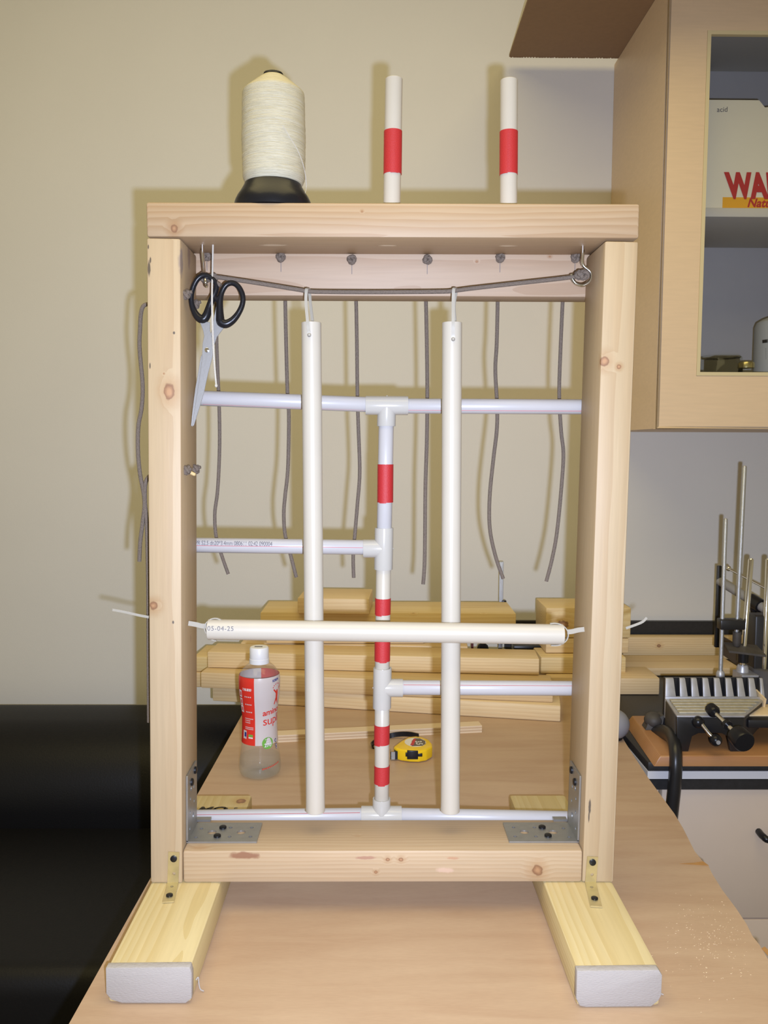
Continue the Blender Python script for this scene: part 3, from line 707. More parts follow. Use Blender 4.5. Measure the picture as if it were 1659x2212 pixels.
# ---------------------------------------------------------------- suspended pipes and zip ties
VY = 0.0455; VR = 0.0125
def hanging(top, bot, lab, hx, hy):
    T, Bq = at(*top, VY), at(*bot, VY)
    p_ = thing('suspended_pipe', Bq, lab, 'pipe', 'pipes suspended from the slung cord')
    pipe('pipe', T, Bq, VR, MT['pvc_cream'], p_, 36)
    q = at(hx, hy, VY-VR); mb = MB(); mb.lathe([(0,.0024),(.0004,.0024)], 14, q+V(0,.0003,0), (0,-1,0)); mb.build('drilled_hole', MT['sticker_dark'], p_)
hanging((672.5,697), (681.5,1752), 'ivory pipe suspended upright on the left', 668, 724)
hanging((976.5,697), (972.5,1752), 'ivory pipe suspended upright on the right', 979, 733)
RIB = [(.0019,.0006),(-.0019,.0006),(-.0019,-.0006),(.0019,-.0006)]
def ribbon(pts, mat=None, upv=(1,0,0), n=8):
    mb = MB(); mb.sweep(catmull(pts, n), RIB, upv=upv); return mb
def ztie_v(fx0, fx1, bx0, bx1, hx, hy, cy, lab):
    zt_ = thing('zip_tie', at(hx, hy, VY-VR), lab, 'zip tie', 'zip ties holding the suspended pipes')
    f = VY-VR
    pts = [at(hx, hy, f+.002), at(hx, hy-2, f-.001), at((hx+fx1)/2, (hy+696)/2, f-.0014), at(fx1, 690, f-.001), at(fx0, 650, HY-.0045), at(fx0+1, cy-2, HY-.0035), at(fx0+4, cy-5, HY), at(fx0+7, cy-2, HY+.0045), at(bx0, 660, HY+.006), at(bx1, 694, VY+.004), at(bx1, 722, VY+.004)]
    ribbon(pts).build('strap', MT['nylon'], zt_)
    mb = MB(); mb.ball(at(hx, hy-1, f-.0012), .0024, 10, 8); mb.build('head', MT['nylon'], zt_)
ztie_v(661, 664, 671, 675, 668, 724, 629, 'milky zip tie from slung cord through the left suspended pipe')
ztie_v(979, 979, 981, 983, 979, 733, 628, 'milky zip tie from slung cord through the right suspended pipe')
# horizontal pipe across the front
HYP, HR = 0.0185, 0.01275
A, B = at(450,1359.5,HYP), at(1216,1370.5,HYP)
hp = thing('cross_pipe', (A+B)/2, 'ivory pipe tied level across the front of the suspended pipes', 'pipe')
pipe('pipe', A, B, HR, MT['pvc_cream'], hp, 36)
vs, fs = TX['date']; ax = (B-A).normalized(); O = at(452,1358,HYP)
sc = (at(508,1358,HYP)-O).length/max(v[0] for v in vs)
mb = MB(); mb.add([O+ax*(x*sc)+V(0,-math.cos((y*sc+.0005)/HR), math.sin((y*sc+.0005)/HR))*(HR+.0002) for x, y in vs], fs); mb.build('lettering', MT['ink'], hp, smooth=False)
def ztie_h(loop, strap, tail, lab):
    zt_ = thing('zip_tie', at(*strap[0], HYP), lab, 'zip tie', 'zip ties holding the cross pipe')
    ribbon([at(x, y, HYP+dy) for x, y, dy in loop], upv=(0,1,0)).build('loop', MT['nylon'], zt_)
    mb = MB(); mb.sweep(catmull([at(x, y, HYP) for x, y in strap], 6), [(.0030,.0008),(-.0030,.0008),(-.0030,-.0008),(.0030,-.0008)], upv=(0,0,1)); mb.build('strap', MT['nylon'], zt_)
    mb = MB(); mb.sweep(catmull([at(x, y, yy) for x, y, yy in tail], 6), [(.0016,.0004),(-.0016,.0004),(-.0016,-.0004),(.0016,-.0004)], upv=(0,0,1)); mb.build('tail', MT['nylon'], zt_)
ztie_h([(480,1340,0),(468,1335.5,0),(456,1337,0),(447,1344,0),(442,1353,0),(445,1366,0),(456,1380,0),(468,1384,0)], [(446,1352),(436,1352),(424,1349),(407,1346)], [(322,1333,.03),(300,1329,.03),(270,1322,.03),(243,1317,.03)], 'milky zip tie fixing the cross pipe to the left post')
ztie_h([(1188,1347,0),(1200,1346,0),(1214,1350,0),(1224,1360,0),(1227,1372,0),(1222,1384,0),(1208,1393,0),(1190,1394,0)], [(1225,1365),(1236,1364),(1248,1361),(1262,1359)], [(1352,1357,.03),(1372,1350,.03),(1388,1343,.03),(1397,1334,.03)], 'milky zip tie fixing the cross pipe to the right post')

# ---------------------------------------------------------------- scissors on the left hook
SY = 0.028
sc_ = thing('scissors', at(470,690,SY), 'black handled steel scissors hanging from the left hook', 'scissors')
c4 = lambda x, y, Y=SY: at(280+x*.2713, 500+y*.2713, Y)
c8 = lambda x, y, Y=SY: at(380+x*.2049, 500+y*.2049, Y)
bl1 = [(555,712),(640,722),(640,790),(672,900),(660,1000),(625,1130),(590,1290),(545,1440),(512,1545),(497,1550),(520,1400),(545,1240),(575,1030),(580,900),(592,830),(585,790)]
bl2 = [(714,575),(702,730),(750,768),(695,840),(668,920),(640,1010),(600,1150),(570,1260),(530,1400),(502,1556),(488,1545),(500,1420),(522,1250),(547,1110),(565,1000),(590,950),(625,870),(650,800),(668,700),(690,590)]
mb = MB(); mb.prism([c4(x,y,SY-.0016) for x, y in bl1], (0,.0014,0)); mb.build('blade', MT['blade'], sc_, bevel=.0003, bseg=1, angle=30)
mb = MB(); mb.prism([c4(x,y,SY+.0001) for x, y in bl2], (0,.0014,0)); mb.build('blade', MT['blade'], sc_, bevel=.0003, bseg=1, angle=30)
mb = MB(); disc(mb, c4(616,945,SY-.0016), (0,-1,0), .0028, .0012); mb.build('pivot_screw', MT['chrome'], sc_)
lo1 = [(300,462,1),(235,495,1),(190,570,1),(165,660,1),(164,745,1),(190,835,1.15),(235,905,1.5),(290,925,1.7),(325,880,1.6),(350,800,1.3),(375,730,1.25),(405,660,1.2),(425,600,1.05),(420,545,.95),(370,490,.95)]
lo2 = [(600,545,1),(665,590,1),(705,680,1),(700,770,1),(660,860,1.1),(600,935,1.35),(530,975,1.6),(475,955,1.7),(465,890,1.5),(462,800,1.3),(465,720,1.2),(485,640,1.0),(530,565,1.0)]
for lo in (lo1, lo2):
    P = catmull([c8(x, y, SY) for x, y, s in lo], 5, closed=True); sc2 = []
    for i in range(len(lo)):
        for k in range(5): sc2.append(lo[i][2]*(1-k/5)+lo[(i+1) % len(lo)][2]*k/5)
    mb = MB(); mb.sweep(P, [(.0036*math.cos(2*math.pi*i/12), .0033*math.sin(2*math.pi*i/12)) for i in range(12)], closed=True, upv=(0,1,0), scale=sc2)
    mb.build('handle_loop', MT['black_plastic'], sc_)
mb = MB(); mb.tube([c8(405,690), c8(435,720), c8(462,700)], .0040, 10); mb.build('handle_stop', MT['black_plastic'], sc_)

# ---------------------------------------------------------------- drink bottle
bc = atz(562,1671,0); bc.z = 0.0006
bt = thing('drink_bottle', bc, 'clear plastic drink bottle with red and white label on the table', 'bottle')
PF = [(0,.030),(.004,.0352),(.010,.0370),(.016,.0375),(.0274,.0368),(.0449,.0342),(.0624,.0322),(.0857,.0310),(.109,.0310),(.1265,.0326),(.1499,.0355),(.1732,.0365),(.185,.0350),(.1925,.0300),(.1985,.0245),(.2035,.0172),(.206,.0150)]
def smooth_prof(pr, n=4):
    P = catmull([V(a, b, 0) for a, b in pr], n); return [(p.x, p.y) for p in P]
PFS = smooth_prof(PF)
def rad(z):
    for (a, ra), (b_, rb) in zip(PFS, PFS[1:]):
        if a <= z <= b_: return ra+(rb-ra)*(z-a)/(b_-a+1e-9)
    return PFS[-1][1]
mb = MB(); mb.lathe([(0.004,.010),(0.0,.024)]+PFS, 56, bc, cap0=True, cap1=False); mb.build('shell', MT['pet'], bt, angle=60)
mb = MB(); mb.lathe([(.003,.012),(.002,.030)]+[(z, rad(z)-.0009) for z in (.006,.012,.02,.028,.034)]+[(.0342,.001)], 48, bc); mb.build('water', MT['water'], bt, angle=50)
mb = MB(); mb.lathe([(.2035,.0165),(.2035,.0176),(.2115,.0176),(.2120,.0170),(.2126,.0171),(.2305,.0168),(.2325,.0155),(.2328,.012)], 48, bc); mb.build('cap', MT['cap'], bt)
vd = V(CAM.x-bc.x, CAM.y-bc.y, 0).normalized(); vr = V(-vd.y, vd.x, 0)
if vr.dot(rt) < 0: vr = -vr
def onb(z, ang, lift): return bc+V(0,0,z)+(vd*math.cos(ang)+vr*math.sin(ang))*(rad(z)+lift)
def sleeve(name, a0, a1, z0, z1, mat, parent, lift=.0005, nz=26):
    na = max(2, int(abs(a1-a0)/.11)); vs = []; fs = []
    for j in range(nz+1):
        for i in range(na+1): vs.append(onb(z0+(z1-z0)*j/nz, a0+(a1-a0)*i/na, lift))
    for j in range(nz):
        for i in range(na): fs.append((j*(na+1)+i, j*(na+1)+i+1, (j+1)*(na+1)+i+1, (j+1)*(na+1)+i))
    mb = MB(); mb.add(vs, fs); return mb.build(name, mat, parent)
dg = math.radians
z0l, z1l = .0624, .1842
lab_o = sleeve('label', dg(-15), dg(100), z0l, z1l, MT['label_white'], bt)
sleeve('red_panel', dg(-110), dg(-15), z0l, z1l, MT['label_red'], lab_o)
sleeve('white_panel', dg(-185), dg(-110), z0l, z1l, MT['label_white'], lab_o)
sleeve('red_panel', dg(100), dg(175), z0l, z1l, MT['label_red'], lab_o)
ZB = lambda zy: (2085-zy)/2015*.235
def btext(key, ang, z, mat, lift=.0008, slope=0.0):
    vs, fs = TX[key]; mb = MB(); rr = rad(z)
    mb.add([onb(min(.2, max(.002, z+y+x*slope)), ang+x/rr, lift) for x, y in vs], fs); mb.build('lettering', mat, lab_o, smooth=False)
def bpoly(pts, z, ang, mat, name='emblem', lift=.0008):
    rr = rad(z); mb = MB(); mb.add([onb(z+y, ang+x/rr, lift) for x, y in pts], [tuple(range(len(pts)))]); mb.build(name, mat, lab_o, smooth=False)
btext('kirin', dg(38), ZB(585), MT['label_blue'], slope=.12)
btext('amino', dg(9), ZB(1095), MT['label_red'], slope=.10)
btext('supli', dg(9), ZB(1245), MT['label_red'], slope=.06)
circ = [(.0104*math.cos(2*math.pi*i/24), .0104*math.sin(2*math.pi*i/24)) for i in range(24)]
bpoly(circ, ZB(1520), dg(25), MT['label_green'])
btext('270', dg(25), ZB(1575), MT['cap'], lift=.0011); btext('aacid', dg(25), ZB(1470), MT['cap'], lift=.0011)
for (cx, cz, r) in ((0,.0030,.0034),(0.001,-.0055,.0030),(.0012,-.0105,.0022)):
    bpoly([(cx+r*.8*math.cos(2*math.pi*i/14), cz+r*math.sin(2*math.pi*i/14)) for i in range(14)], ZB(1540), dg(57), MT['label_blue'])
    bpoly([(cx+r*.45*math.cos(2*math.pi*i/14), cz+r*.6*math.sin(2*math.pi*i/14)) for i in range(14)], ZB(1540), dg(57), MT['label_white'], lift=.0011)
# leaping figure emblem: arms up, body, legs, arc of dots
fa, fz = dg(56), ZB(800)
def limb(p, q, w0, w1):
    (x0, y0), (x1, y1) = p, q; l = math.hypot(x1-x0, y1-y0); nx, ny = -(y1-y0)/l, (x1-x0)/l
    bpoly([(x0+nx*w0,y0+ny*w0),(x1+nx*w1,y1+ny*w1),(x1-nx*w1,y1-ny*w1),(x0-nx*w0,y0-ny*w0)], fz, fa, MT['label_red'])
limb((0,.003),(-.0085,.0115),.0017,.0012); limb((0,.003),(.0085,.0145),.0017,.0012); limb((0,.004),(.0002,-.006),.0030,.0024); limb((-.0006,-.005),(-.005,-.0165),.0022,.0010); limb((.0006,-.005),(.0045,-.0160),.0022,.0010)
bpoly([(.0022*math.cos(2*math.pi*i/12), .008+.0022*math.sin(2*math.pi*i/12)) for i in range(12)], fz, fa, MT['label_red'])
for i in range(7):
    a = math.pi*(.10+.8*i/6); x, y = -.010*math.cos(a), .0125+.0085*math.sin(a)
    bpoly([(x-.0009,y-.0009),(x+.0009,y-.0009),(x+.0009,y+.0009),(x-.0009,y+.0009)], fz, fa, MT['label_red'])
# small print on the red panel
btext('cjk', dg(-54), ZB(700), MT['cap'])
def rect(a, zy, w, hh, mat, lift=.0008): bpoly([(0,0),(w,0),(w,hh),(0,hh)], ZB(zy), dg(a), mat, 'small_print', lift)
for zy in (820, 945, 1060):
    rect(-72, zy, .0085, .0125, MT['cap']); rect(-66, zy-25, .0036, .0070, MT['label_red'], .0011)
for zy in (805, 925, 1045):
    for i in range(4): rect(-46+i*6.0, zy, .0022, .0020, MT['label_white'])
for zy, n_ in ((1150,6),(1180,4),(1212,4),(1285,6),(1310,6)):
    for i in range(n_): rect(-52+i*5.4, zy, .0021, .0016, MT['label_white'])
rect(-62, 1465, .0085, .0150, MT['label_white']); rect(-56, 1430, .0048, .0080, MT['label_blue'], .0011)
rect(-38, 1420, .0085, .0040, MT['label_green']); rect(-38, 1445, .0085, .0022, MT['cap'])
for i in range(11): 
    z = .020+i*.00055; mb = MB(); a = dg(6+i*5.2); mb.add([onb(z, a, .0004), onb(z+.0004, a+.05, .0004), onb(z+.0030, a+.055, .0004), onb(z+.0026, a+.012, .0004)], [(0,1,2,3)]); mb.build('red_script_mark', MT['label_red'], bt, smooth=False)
mb = MB(); mb.box((bc.x-.008,bc.y-.004,bc.z+.2327), (bc.x+.006,bc.y+.002,bc.z+.2330)); mb.build('cap_print', MT['ink'], bt, smooth=False)

# ---------------------------------------------------------------- tape measure
tm = thing('tape_measure', atz(893,1632,0), 'yellow tape measure lying on the table', 'tape measure')
ztop = 0.0235
out_top = [(850,1612),(866,1600),(883,1591),(898,1589.5),(912,1591),(926,1597),(934,1606),(934,1612),(922,1619),(905,1622),(886,1621.5),(866,1619),(855,1616)]
pt = [atz(x, y, ztop) for x, y in out_top]
mb = MB(); mb.prism([V(p.x, p.y, .001) for p in pt], (0,0,ztop-.001)); mb.build('case', MT['yellow'], tm, bevel=.0035, bseg=3)
ctr = sum(pt, V(0,0,0))/len(pt)
ex = V(1,.10,0).normalized(); ey = V(-.10,1,0).normalized()
def ell(c, a, b, n=28): return [c+ex*a*math.cos(2*math.pi*i/n)+ey*b*math.sin(2*math.pi*i/n) for i in range(n)]
c1 = atz(897,1603.5,ztop+.0002)
mb = MB(); mb.prism(ell(c1,.0205,.0235), (0,0,.0004)); stk = mb.build('sticker', MT['sticker'], tm, smooth=False)
mb = MB(); mb.prism([c1+ex*a+ey*b+V(0,0,.0004) for a, b in ((-.010,-.021),(.010,-.021),(.018,-.012),(.020,.004),(.012,.018),(.002,.0205),(-.006,.006))], (0,0,.0003)); mb.build('printed_panel', MT['sticker_dark'], stk, smooth=False)
mb = MB(); mb.prism([c1+ex*a+ey*b+V(0,0,.0008) for a, b in ((-.012,-.016),(-.006,-.018),(.004,.016),(-.001,.017))], (0,0,.0002)); mb.build('red_stripe', MT['red_print'], stk, smooth=False)
vs, fs = TX['tape35']; mb = MB(); o_ = c1+ex*.006+ey*-.006+V(0,0,.0010)
mb.add([o_+ey*x*.9-ex*(y-.006)*.9*-1 for x, y in [(-v[0], v[1]) for v in vs]], fs); mb.build('lettering', MT['sticker'], stk, smooth=False)
fY = atz(890,1621.5,ztop).y
f0, f1 = at(876,1623,fY), at(902,1640,fY)
mb = MB(); zf0, zf1 = f1.z, f0.z
mb.box((f0.x+.003,fY-.0015,zf0+.0), (f1.x+.001,fY+.006,zf1+.001)); mb.box((f0.x,fY-.001,zf0+.005), (f0.x+.004,fY+.006,zf1-.003)); mb.box((f1.x,fY-.001,zf0+.005), (f1.x+.009,fY+.006,zf1-.004)); mb.build('lock_button', MT['black_plastic'], tm, bevel=.0008)
q = atz(852,1614,ztop); q = V(q.x, q.y-.002, 0); mb = MB(); mb.box((q.x-.0005,q.y-.006,.003),(q.x+.006,q.y+.012,.0185)); mb.build('tape_slot', MT['black_plastic'], tm, smooth=False)
mb = MB(); mb.box((q.x-.0075,q.y-.007,.003),(q.x+.001,q.y-.0055,.0175)); mb.box((q.x-.0075,q.y-.007,.003),(q.x-.0063,q.y+.008,.0175)); mb.build('end_hook', MT['steel'], tm, smooth=False)
mb = MB(); mb.sweep(catmull([atz(904,1590,.020), atz(885,1586,.014), atz(862,1586,.010), atz(840,1590,.006), atz(820,1598,.004), atz(808,1604,.004), atz(803,1610,.004), atz(806,1613,.005)], 6), [(.0048,.0012),(-.0048,.0012),(-.0048,-.0012),(.0048,-.0012)], upv=(0,0,1)); mb.build('wrist_strap', MT['black_plastic'], tm)

# ---------------------------------------------------------------- plywood strip
A, B = atz(599,1604,0), atz(1041,1582,0); dv = (B-A).normalized(); pv = V(-dv.y, dv.x, 0)
stp_ = thing('plywood_strip', (A+B)/2, 'narrow pale plywood strip lying behind the tape measure', 'wood strip')
lay = [(0,.0030),(.0032,.0058),(.0060,.0088),(.0090,.0118),(.0120,.0145)]
mply = [plain('ply_pale', (.70,.55,.36), .6, vary=.06, vscale=40, stretch=(.2,1,1)), plain('ply_tan', (.56,.40,.24), .6, vary=.06, vscale=40, stretch=(.2,1,1))]
for i, (a, b) in enumerate(lay):
    mb = MB(); o_ = .0003 if i % 2 else 0
    mb.hexa([A+pv*o_+V(0,0,a), B+pv*o_+V(0,0,a), B+pv*.028+V(0,0,a), A+pv*.028+V(0,0,a), A+pv*o_+V(0,0,b), B+pv*o_+V(0,0,b), B+pv*.028+V(0,0,b), A+pv*.028+V(0,0,b)]); mb.build('veneer_layer', mply[i % 2], stp_, smooth=False)

# ---------------------------------------------------------------- lumber pile at the back
def plank(pl, zl0, zl1, dl, pr, dr, w, lab, kn=(), tone=0, name='timber_offcut', grp='timber offcuts piled at the back of the table'):
    """pl / pr: pixel x of left and right ends; dl / dr: Y of front face at the ends; z range"""
    zc = (zl0+zl1)/2
    def xat(px, Y, z): 
        q = at(px, 1450, Y); return q.x
    A = V(xat(pl, dl, zc), dl, zc); B = V(xat(pr, dr, zc), dr, zc); dvv = (B-A).normalized(); pvv = V(-dvv.y, dvv.x, 0)
    A += pvv*w/2; B += pvv*w/2
    kl = rel(A, B, (0,0,1), [(at(kx, ky, (dl+dr)/2), r, 1.3) for kx, ky, r in kn])
    L1 = [(.82,.64,.37),(.84,.66,.34),(.78,.60,.35)][tone]; D1 = [(.68,.48,.24),(.70,.49,.20),(.62,.43,.22)][tone]
    o = board(name, A, B, w, zl1-zl0-.0006, wood('offcut_wood', L1, D1, kl, pith=(0, random.uniform(-.06,.06), random.choice((-1,1))*.05), ring=48), bevel=.003)
    return tag(o, lab, 'timber', grp)
plank(458, .000,.0365, .885, 1213,.738, .089, 'bottom timber stud of the front pile, resting on the table', kn=((1040,1530,.0035),(640,1516,.008)))
plank(433, .0365,.0745, .865, 1196,.757, .089, 'middle timber stud of the front pile, sticking out furthest left', kn=((1105,1500,.003),), tone=2)
plank(448, .0745,.1130, .900, 1165,.838, .089, 'top timber stud of the front pile behind the bottle cap', kn=((633,1450,.002),(1152,1459,.0025),(640,1424,.006)), tone=0)
plank(415, .000,.038, .995, 1100,.95, .12, 'lowest timber of the rear pile, mostly hidden behind the front pile', tone=2)
plank(418, .0385,.076, 1.0, 960,.96, .12, 'timber of the rear pile peeping out behind the left end of front pile', tone=1)
plank(520, .0765,.1145, .985, 1010,.95, .13, 'rear pile timber lying level with the top of the front pile', tone=2)
plank(575, .1150,.1530, .970, 915,.970, .13, 'short rear pile timber directly behind the cross pipe', tone=0)
plank(563, .1535,.1915, .972, 1113,.965, .150, 'long top timber bridging the rear pile', kn=((893,1322,.004),(1045,1322,.003)), tone=1)
plank(643, .1920,.2300, .955, 797,.945, .140, 'short block lying on top of the rear pile', tone=0)
# right hand pile
plank(1185, .000,.0375, .955, 1325,.955, .12, 'lowest timber of the right pile beside the right post', tone=0)
plank(1168, .038,.0795, .985, 1352,.985, .10, 'second timber of the right pile, end showing left of right post', tone=1)
plank(1178, .080,.1180, 1.02, 1357,1.02, .11, 'third timber of the right pile behind the right post', tone=0)
plank(1177, .1185,.1950, 1.02, 1360,1.02, .13, 'thick block topping the right pile behind the right post', kn=((1215,1350,.013),(1205,1294,.006)), tone=1)
plank(1340, .0005,.0420, .935, 1426,.935, .10, 'timber block on the black worktop right of the post', tone=2, grp='offcuts on the black worktop')
plank(1352, .0005,.0230, 1.10, 1600,1.10, .13, 'flat timber on the black worktop behind the mitre box', tone=2, grp='offcuts on the black worktop')
plank(1345, .0005,.0640, 1.27, 1680,1.27, .035, 'pale timber batten along the black backsplash', kn=((1424,1395,.005),), tone=0, grp='offcuts on the black worktop')

# ---------------------------------------------------------------- slim metal stand behind the pile
ms = thing('metal_stand', V(at(1083,1410,1.18).x,1.18,0), 'slim grey metal upright with black knob behind the timber pile', 'stand')
mb = MB(); a = at(1079,1213,1.18); b = at(1088,1213,1.18); mb.box((a.x,1.178,.012),(b.x,1.184,a.z)); mb.build('upright', MT['zinc'], ms, bevel=.0006)
mb = MB(); q = at(1043,1405,1.17); mb.box((a.x-.09,1.13,0.0006),(b.x+.14,1.23,.012)); mb.build('base_plate', MT['black_metal'], ms, bevel=.002)
mb = MB(); mb.lathe([(.0,.006),(q.z-.03,.006),(q.z-.025,.015),(q.z-.002,.0155),(q.z+.006,.013),(q.z+.011,.007)], 20, V(q.x,1.17,.008)); mb.build('knob', MT['black_plastic'], ms)
mb = MB(); q = at(1090,1300,1.178); mb.box((q.x-.007,1.172,q.z-.006),(q.x+.004,1.186,q.z+.004)); mb.build('clip', MT['black_plastic'], ms, bevel=.001)
mb = MB(); q = at(1090,1405,1.178); mb.lathe([(0,.005),(.006,.005)], 6, q, (0,-1,0)); mb.build('nut', MT['zinc'], ms)
mb = MB(); q0 = at(1108,1393,1.18); q1 = at(1168,1420,1.18)
mb.box((q0.x,1.165,q1.z+.018),(q1.x,1.205,q0.z)); mb.box((q0.x+.012,1.17,.010),(q0.x+.018,1.20,q1.z+.02)); mb.box((q0.x+.03,1.17,.010),(q1.x,1.20,q1.z+.02)); mb.build('clamp_block', MT['black_metal'], ms, bevel=.002)
mb = MB(); q = at(1020,1412,1.18); mb.box((q.x-.003,1.178,.010),(q.x+.003,1.184,q.z+.03)); mb.build('thin_red_post', plain('dark_red_paint', (.14,.02,.02), .5), ms)

# ---------------------------------------------------------------- sofa
sf = thing('sofa', (-1.3,.75,FLOOR_Z), 'black leather sofa against the wall left of the table', 'sofa')
def pill(name, x0, x1, prof, mat, parent, bev=.03):
    mb = MB(); mb.prism([V(x0, y, z) for y, z in prof], (x1-x0,0,0)); return mb.build(name, mat, parent, bevel=bev, bseg=5, angle=50)
mb = MB(); mb.box((-2.4,.40,FLOOR_Z+.06),(-.36,1.30,FLOOR_Z+.26)); mb.build('base', MT['leather'], sf, bevel=.02)
for x0, x1 in ((-2.38,-1.38),(-1.37,-.37)):
    mb = MB(); mb.box((x0,.38,FLOOR_Z+.26),(x1,1.02,FLOOR_Z+.42)); mb.build('seat_cushion', MT['leather'], sf, bevel=.045, bseg=5)
prof = [(1.31,-.40),(1.31,-.17)]
for i in range(9):
    a = math.radians(90*i/8); prof.append((1.31-.14+.14*math.cos(a)-.0, -.245+.14*math.sin(a)))
for i in range(1, 12):
    a = math.radians(90+95*i/11); prof.append((1.10+.17*math.cos(a), -.275+.17*math.sin(a)))
prof += [(.95,-.40)]
pill('backrest', -2.4, -.345, prof, MT['leather'], sf, .02)
for x in (-2.3,-.45):
    for y in (.46,1.24):
        mb = MB(); mb.lathe([(0,.02),(.065,.025)], 14, (x,y,FLOOR_Z)); mb.build('foot', MT['black_metal'], sf)

# ---------------------------------------------------------------- worktop and base cabinet
CXL = 0.505; CYF = 0.508
ct = thing('worktop', (1.0,.9,-.05), 'black laboratory worktop with a white edge band right of the table', 'worktop')
def lay_box(name, x0, y0, z0, z1, mat, bev=0): 
    mb = MB(); mb.box((x0,y0,z0),(2.2,WALL_Y-.001,z1)); mb.build(name, mat, ct, bevel=bev)
lay_box('top_slab', CXL, CYF, -.0165, 0, MT['counter'], .001)
lay_box('white_band', CXL-.001, CYF-.001, -.0315, -.0168, MT['white_strip'])
lay_box('lower_slab', CXL+.004, CYF+.003, -.054, -.0318, MT['counter'])
mb = MB(); mb.box((.36,WALL_Y-.016,-.02),(2.2,WALL_Y-.0005,.098)); mb.build('backsplash', MT['counter'], ct)
bcab = thing('base_cabinet', (1.2,.9,FLOOR_Z), 'lilac grey base cabinet with drawer under the worktop', 'cabinet')
mb = MB(); mb.box((CXL+.03,CYF+.035,FLOOR_Z+.08),(2.2,WALL_Y-.002,-.0545)); mb.build('carcass', MT['lilac'], bcab)
zd = at(1600,1985,CYF+.012).z
def front(name, x0, x1, z0, z1, knobs):
    mb = MB(); mb.box((x0,CYF+.012,z0),(x1,CYF+.034,z1)); d_ = mb.build(name, MT['lilac'], bcab, bevel=.0015)
    for (kx, kz) in knobs:
        mb = MB(); mb.tube(catmull([V(kx,CYF+.012,kz+.004), V(kx,CYF-.008,kz+.003), V(kx+.012,CYF-.016,kz), V(kx+.08,CYF-.018,kz), V(kx+.10,CYF-.008,kz+.003), V(kx+.104,CYF+.012,kz+.004)], 5), .0065, 10); mb.build('handle', MT['black_plastic'], d_)
hk = at(1650,1812,CYF-.01)
front('drawer', CXL+.032, 1.10, zd+.0015, -.0555, [(hk.x, hk.z)])
front('door', CXL+.032, 1.10, FLOOR_Z+.09, zd-.0015, [])
front('drawer', 1.103, 1.70, zd+.0015, -.0555, [(1.36, hk.z)])
front('door', 1.103, 1.70, FLOOR_Z+.09, zd-.0015, [])

# ---------------------------------------------------------------- mitre box on its board
mbx = thing('mitre_box', (0.66,.62,0.0), 'cast mitre box with toothed grey fence and upright rods on orange board', 'mitre box')
y0b, y1b = atz(1430,1657,0.0).y, 0.72
mb = MB(); xl = atz(1412,1657,0).x; zb_ = .0205
xt = atz(1431,1637,zb_).x; xlb = atz(1365,1572,.01).x
mb.hexa([V(xl,y0b,.0006),V(1.1,y0b,.0006),V(1.1,y1b,.0006),V(xlb,y1b,.0006),V(xt,y0b+.003,zb_),V(1.1,y0b+.003,zb_),V(1.1,y1b,zb_),V(xlb+.014,y1b,zb_)]); mb.build('base_board', MT['orange_wood'], mbx, bevel=.002)
# cast body
yf = atz(1490,1624,zb_).y; ztp = .086
bx = lambda px, Y: at(px, 1560, Y).x
xa, xb_ = bx(1462, yf), bx(1608, yf)
yb2 = yf+.105; xa2, xb2 = bx(1436, yb2), bx(1650, yb2)
zleg = zb_+.0005
leg = [(xa,ztp),(xa+.003,zleg),(xa+.024,zleg),(xa+.030,.050),(xa+.042,.056),(xb_-.042,.056),(xb_-.030,.050),(xb_-.024,zleg),(xb_-.002,zleg),(xb_,ztp)]
mb = MB(); mb.prism([V(x, yf, z) for x, z in leg], (0,.010,0)); mb.build('front_casting', MT['black_metal'], mbx, bevel=.0015)
mb = MB(); mb.prism([V(xa,yf+.0101,ztp),V(xa2,yb2,ztp),V(xa2,yb2,.040),V(xa2-(xa2-xa)*.5,yf+.06,zleg),V(xa+.002,yf+.0101,zleg)], (.007,0,0)); mb.build('side_casting', MT['dusty_black'], mbx, bevel=.001)
mb = MB(); mb.prism([V(xb_-.008,yf+.0101,ztp),V(xb2-.008,yb2,ztp),V(xb2-.008,yb2,.040),V(xb_-.008,yf+.0101,zleg)], (.007,0,0)); mb.build('side_casting', MT['dusty_black'], mbx, bevel=.001)
mb = MB(); mb.hexa([V(xa,yf,ztp+.0003),V(xb_,yf,ztp+.0003),V(xb2,yb2,ztp+.0003),V(xa2,yb2,ztp+.0003),V(xa,yf,ztp+.004),V(xb_,yf,ztp+.004),V(xb2,yb2,ztp+.004),V(xa2,yb2,ztp+.004)]); mb.build('bed', MT['alu'], mbx, bevel=.0008)
for i in range(5):
    f = .16+.17*i; y = yf+(yb2-yf)*f; x0 = xa+(xa2-xa)*f+.006; x1 = xb_+(xb2-xb_)*f-.006
    mb = MB(); mb.box((x0,y-.0055,ztp+.0042),(x1,y+.0055,ztp+.0075)); mb.build('bed_rib', MT['alu_dust'], mbx, bevel=.001)
mb = MB(); mb.box((xa2,yb2,.05),(xb2,yb2+.006,ztp+.008)); mb.build('fence_rail', MT['alu'], mbx, bevel=.001)
zft = at(1500,1467,yb2+.006).z
pitch = (xb2-xa2)/8.6
